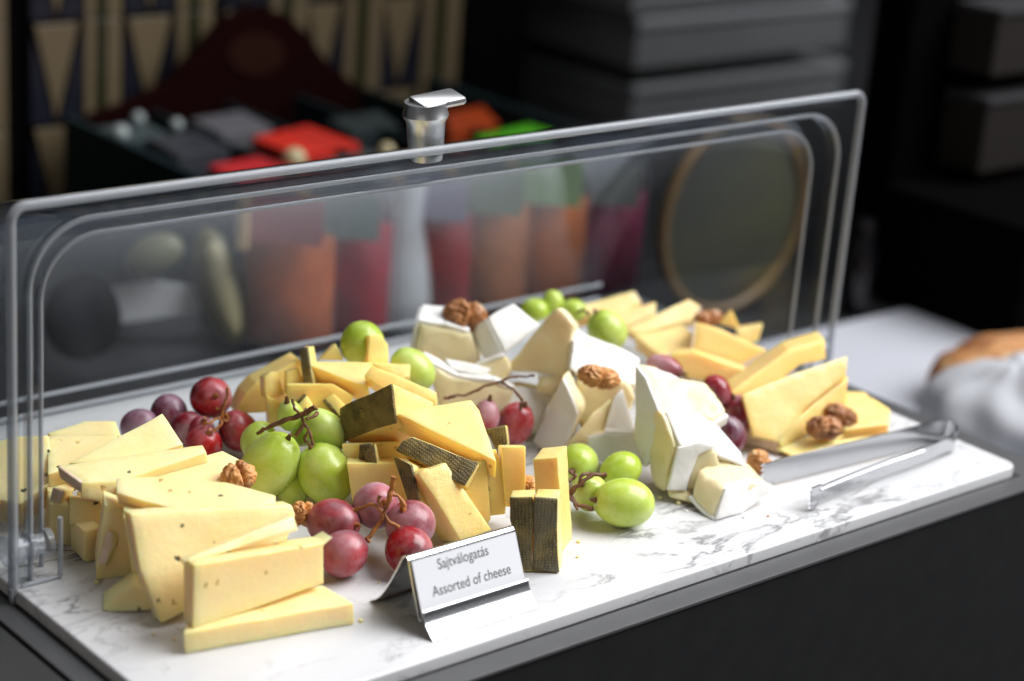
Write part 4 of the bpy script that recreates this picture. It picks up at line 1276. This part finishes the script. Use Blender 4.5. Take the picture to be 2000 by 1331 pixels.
cols = [('white', (0.16, 0.17, 0.17)), ('navy', (0.012, 0.014, 0.03)), ('red', (0.62, 0.02, 0.012)), ('dark', (0.02, 0.03, 0.035)), ('orange', (0.42, 0.06, 0.01)), ('green', (0.10, 0.42, 0.02)), ('teal', (0.01, 0.06, 0.07))]
def packet(quad, colr, label, n=5, zt=None):
    zt = CT - .012
    P = [ground(x, y, zt) for x, y in quad]
    c = sum(P, V()) / 4
    o = empty('tea_packet_stack', (c.x, c.y, CT - .04), label, 'tea packets', 'stacks of tea packets in the tea chest')
    mt = simple('tea_packet', colr, 0.35)
    for k in range(n):
        jit = V((rnd.uniform(-.001, .001), rnd.uniform(-.001, .001), -0.0045 * k))
        link('packet', prism([p + jit for p in P], V((0, 0, -0.0035)), .0006), mt, o, origin=o.location)
packet([(490, 268), (600, 244), (702, 280), (585, 304)], (0.45, 0.018, 0.010), 'larger stack of bright red tea packets at the back of the chest')
packet([(408, 322), (505, 305), (580, 322), (470, 352)], (0.36, 0.012, 0.016), 'smaller stack of crimson tea packets near the front of the chest')
packet([(370, 232), (470, 216), (530, 248), (430, 262)], (0.09, 0.09, 0.10), 'stack of grey tea packets left in the chest')
packet([(290, 270), (380, 255), (450, 290), (350, 308)], (0.02, 0.022, 0.03), 'stack of black tea packets at the front left of the chest')
packet([(180, 250), (280, 235), (330, 262), (230, 280)], (0.02, 0.035, 0.038), 'stack of dark teal tea packets in the left corner of the chest')
packet([(865, 222), (940, 206), (972, 240), (880, 258)], (0.26, 0.035, 0.006), 'stack of orange tea packets behind the chrome handle')
packet([(925, 268), (1030, 242), (1082, 258), (960, 286)], (0.06, 0.30, 0.014), 'stack of bright green tea packets at the right of the chest')
packet([(600, 322), (720, 293), (790, 306), (670, 336)], (0.045, 0.05, 0.055), 'stack of slate grey tea packets just above the lid rim')
packet([(640, 232), (740, 215), (780, 245), (690, 260)], (0.012, 0.02, 0.022), 'stack of very dark tea packets behind the red ones')
# small gold clips on the chest
def dot3(x, y, r, zt, mat, name, label, cat):
    c = ground(x, y, zt)
    bm = bmesh.new()
    bmesh.ops.create_icosphere(bm, subdivisions=2, radius=r)
    bmesh.ops.translate(bm, verts=bm.verts, vec=c)
    o = link(name, bm, mat, smooth=60, origin=c)
    if cat: tag(o, label, cat)
    return o
for (x, y, r, lab) in ((575, 312, .010, 'small pale gold wrapper between the two red packet stacks'), (755, 295, .007, 'small pale gold wrapper left of the chrome handle'),
                       (235, 262, .008, 'silver foil wrapper at the left front of the chest'), (270, 232, .006, 'silver foil wrapper at the left back of the chest'), (345, 245, .006, 'silver foil wrapper left of the grey packets')):
    dot3(x, y, r, CT - .010, simple('foil', (0.34, 0.29, 0.16) if x > 400 else (0.20, 0.23, 0.23), 0.4), 'sweet_wrapper', lab, 'wrapper')

# stacked dark crates in the middle back
CRY = 0.97
def crate(x0, x1, ytop, ybot, Y, D, mat, label, edge=24, xb=None):
    a = at_y(x0, ytop, Y); b = at_y(x1, ytop - (x1 - x0) * 0.145, Y); c_ = at_y(x0, ybot, Y)
    h = a.z - c_.z
    sl = 0.0
    o = empty('storage_crate', (0.5 * (a.x + b.x), Y, c_.z), label, 'crate', 'dark grey crates stacked at the back')
    bm = bmesh.new(); box(bm, a.x, b.x, Y, Y + D, c_.z, a.z - .012, .002); link('crate_body', bm, mat, o, origin=o.location)
    bm = bmesh.new(); box(bm, a.x - .001, b.x + .001, Y - .003, Y + D, a.z - .0118, a.z, .003); link('crate_rim', bm, M['greyedge'], o, origin=o.location)
    return o
crate(1238, 1652, 168, 300, CRY, .3, M['greybox'], 'second dark grey crate below the top gap, right of centre')
crate(1248, 1664, 38, 138, CRY - .01, .3, M['greybox'], 'dark grey crate above the gap at the top of the picture')
crate(1246, 1664, -110, 28, CRY - .01, .3, M['greybox'], 'uppermost dark grey crate cut by the top of the picture')
crate(1228, 1645, 312, 440, CRY, .3, M['greybox'], 'third dark grey crate seen through the lid')
pa = at_y(1232, 452, CRY)
bm = bmesh.new(); box(bm, pa.x, pa.x + .30, CRY + .01, CRY + .3, TZ + .004, pa.z - .002, .002)
tag(link('black_plinth', bm, M['black'], origin=(pa.x + .15, CRY + .15, TZ)), 'black plinth carrying the stacked dark crates', 'plinth')
# black cabinet filling the right background
q0 = ground(1692, 600, TZ)
bm = bmesh.new(); box(bm, q0.x + .035, q0.x + .75, q0.y + .02, q0.y + .06, TZ + .006, .55, .002)
tag(link('black_screen', bm, M['black'], origin=(q0.x + .27, q0.y + .2, TZ)), 'tall black screen standing in the right background', 'screen')
q1 = ground(1968, 690, TZ)
bm = bmesh.new(); box(bm, q1.x + .005, q1.x + .5, q1.y, q0.y + .015, TZ + .004, 0.0, .002)
tag(link('black_machine', bm, M['black'], origin=(q1.x + .2, q1.y + .05, TZ)), 'low black machine at the right edge beside the screen', 'machine')
for i, (ya, yb, lab) in enumerate(((20, 150, 'brown grey crate at the top right corner'), (195, 338, 'middle brown grey crate at the right edge'), (372, 420, 'lowest grey crate at the right edge'))):
    Yc = q0.y - .03
    a = at_y(1958 - 0.135 * ya, ya, Yc); c_ = at_y(1958 - 0.135 * ya, yb, Yc)
    o = empty('brown_crate', (a.x + .1, Yc, c_.z), lab, 'crate', 'crates stacked at the right edge')
    bm = bmesh.new(); box(bm, a.x, a.x + .25, Yc, Yc + .045, c_.z, a.z - .006, .002); link('crate_body', bm, M['brownbox'] if i < 2 else M['brownedge'], o, origin=o.location)
    bm = bmesh.new(); box(bm, a.x, a.x + .25, Yc - .002, Yc + .045, a.z - .0058, a.z, .002); link('crate_rim', bm, M['brownedge'], o, origin=o.location)
# dark pepper bottle
p = ground(1668, 612, TZ)
bm = bmesh.new(); lathe(bm, [(0, 0), (.012, 0), (.0125, .004), (.0125, .045), (.009, .055), (.008, .075), (.0, .078)], 24, c=(p.x, p.y, TZ + .004))
tag(link('black_bottle', bm, simple('black_glass', (0.004, .004, .005), 0.15), smooth=50, origin=(p.x, p.y, TZ + .004)), 'small glossy black bottle right of the lid on the cloth', 'bottle')

# bread loaf with napkin at the right
def bread_mat():
    t = NT('bread_crust')
    c = t.mix(t.ramp(t.noise(26, 5, 0.6), [(0.38, 0.0), (0.66, 1.0)]), (0.20, 0.065, 0.018), (0.50, 0.25, 0.09))
    c = t.mix(t.ramp(t.noise(60, 4), [(0.55, 0.0), (0.68, 0.7)]), c, (0.66, 0.45, 0.24))
    t.set(Base_Color=c, Roughness=0.65, Normal=t.bump(t.noise(90, 5, 0.6), 0.6, 0.003))
    return t.m
p = ground(1968, 806, TZ)
bm = bmesh.new()
bmesh.ops.create_icosphere(bm, subdivisions=5, radius=1.0)
for v in bm.verts:
    q = v.co.copy()
    if q.z < 0: q.z *= 0.35
    k = 1 + .05 * noise.noise(q * 2.0) + .02 * noise.noise(q * 6)
    cut = 0.05 * math.exp(-((q.x * 1.0 + 0.35 * math.sin(3 * q.y)) / .10) ** 2) * (1 if q.z > 0 else 0)
    v.co = V((p.x + q.x * .066 * k, p.y + q.y * .058 * k, TZ + .017 + q.z * (.040 * k - cut * .12)))
tag(link('bread_loaf', bm, bread_mat(), smooth=180, origin=(p.x, p.y, TZ)), 'round crusty brown loaf at the right edge behind a white napkin', 'bread')
p2 = ground(1985, 880, TZ)
bm = bmesh.new()
bmesh.ops.create_uvsphere(bm, u_segments=48, v_segments=32, radius=1.0)
for v in bm.verts:
    p = v.co.copy()
    if p.z < 0: p.z *= 0.2
    k = 1 + .14 * noise.noise(V((p.x * 2.2, p.y * 2.2, p.z * 2))) + .025 * math.sin(9 * math.atan2(p.y, p.x) + 2 * p.z)
    v.co = V((p2.x + .004 + p.x * .066 * k, p2.y + .012 + p.y * .060 * k, TZ + .014 + max(p.z, -0.16) * .046 * k))
tag(link('folded_napkin', bm, M['napkin'], smooth=70, origin=(p2.x, p2.y, TZ)), 'crumpled white napkin in front of the crusty loaf', 'napkin')

# tiled wall
WY = 0.95
WALL = tag(empty('wall', (0, WY, 0)), None, kind='structure')
bm = bmesh.new(); box(bm, -0.9, 0.46, WY + .008, WY + .05, TZ + .001, 1.0)
link('wall_face', bm, M['black'], WALL, origin=WALL.location)
bm = bmesh.new(); box(bm, -1.5, 4.5, 1.62, 1.66, -0.5, 2.0); link('back_wall', bm, M['black'], WALL, origin=WALL.location)
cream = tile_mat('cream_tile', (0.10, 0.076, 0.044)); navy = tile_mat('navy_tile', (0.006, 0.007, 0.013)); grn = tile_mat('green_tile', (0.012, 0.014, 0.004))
def wall_px(name, pts, mat, dy=0.0, th=0.006):
    P = [V((q.x, WY + dy, q.z)) for q in (at_y(x, y, WY) for x, y in pts)]
    return link(name, prism(P, V((0, th, 0)), .0006), mat, WALL, origin=WALL.location)
# repeat: cream stripe / green stripe / cream stripe / panel of down pointing triangle on navy
WL = at_y(0, 200, WY).x
z_top, z_j = at_y(110, 42, WY).z, at_y(110, 245, WY).z
cell = z_top - z_j
pxm = lambda px: at_y(px, 200, WY).x
def wbox(name, xa, xb, za, zb, mat, y=0.0):
    bm = bmesh.new(); box(bm, xa, xb, WY + y, WY + .0075, za, zb, .0008)
    return link(name, bm, mat, WALL, origin=WALL.location)
def wtri(name, pts, mat):
    P = [V((x, WY + .001, z)) for x, z in pts]
    return link(name, prism(P, V((0, .006, 0)), .0005), mat, WALL, origin=WALL.location)
xs = [(-140, -60), (62, 162), (243, 340), (430, 520), (590, 665), (735, 815)]
zr = [z_top + cell * k for k in (2, 1, 0, -1, -2)]
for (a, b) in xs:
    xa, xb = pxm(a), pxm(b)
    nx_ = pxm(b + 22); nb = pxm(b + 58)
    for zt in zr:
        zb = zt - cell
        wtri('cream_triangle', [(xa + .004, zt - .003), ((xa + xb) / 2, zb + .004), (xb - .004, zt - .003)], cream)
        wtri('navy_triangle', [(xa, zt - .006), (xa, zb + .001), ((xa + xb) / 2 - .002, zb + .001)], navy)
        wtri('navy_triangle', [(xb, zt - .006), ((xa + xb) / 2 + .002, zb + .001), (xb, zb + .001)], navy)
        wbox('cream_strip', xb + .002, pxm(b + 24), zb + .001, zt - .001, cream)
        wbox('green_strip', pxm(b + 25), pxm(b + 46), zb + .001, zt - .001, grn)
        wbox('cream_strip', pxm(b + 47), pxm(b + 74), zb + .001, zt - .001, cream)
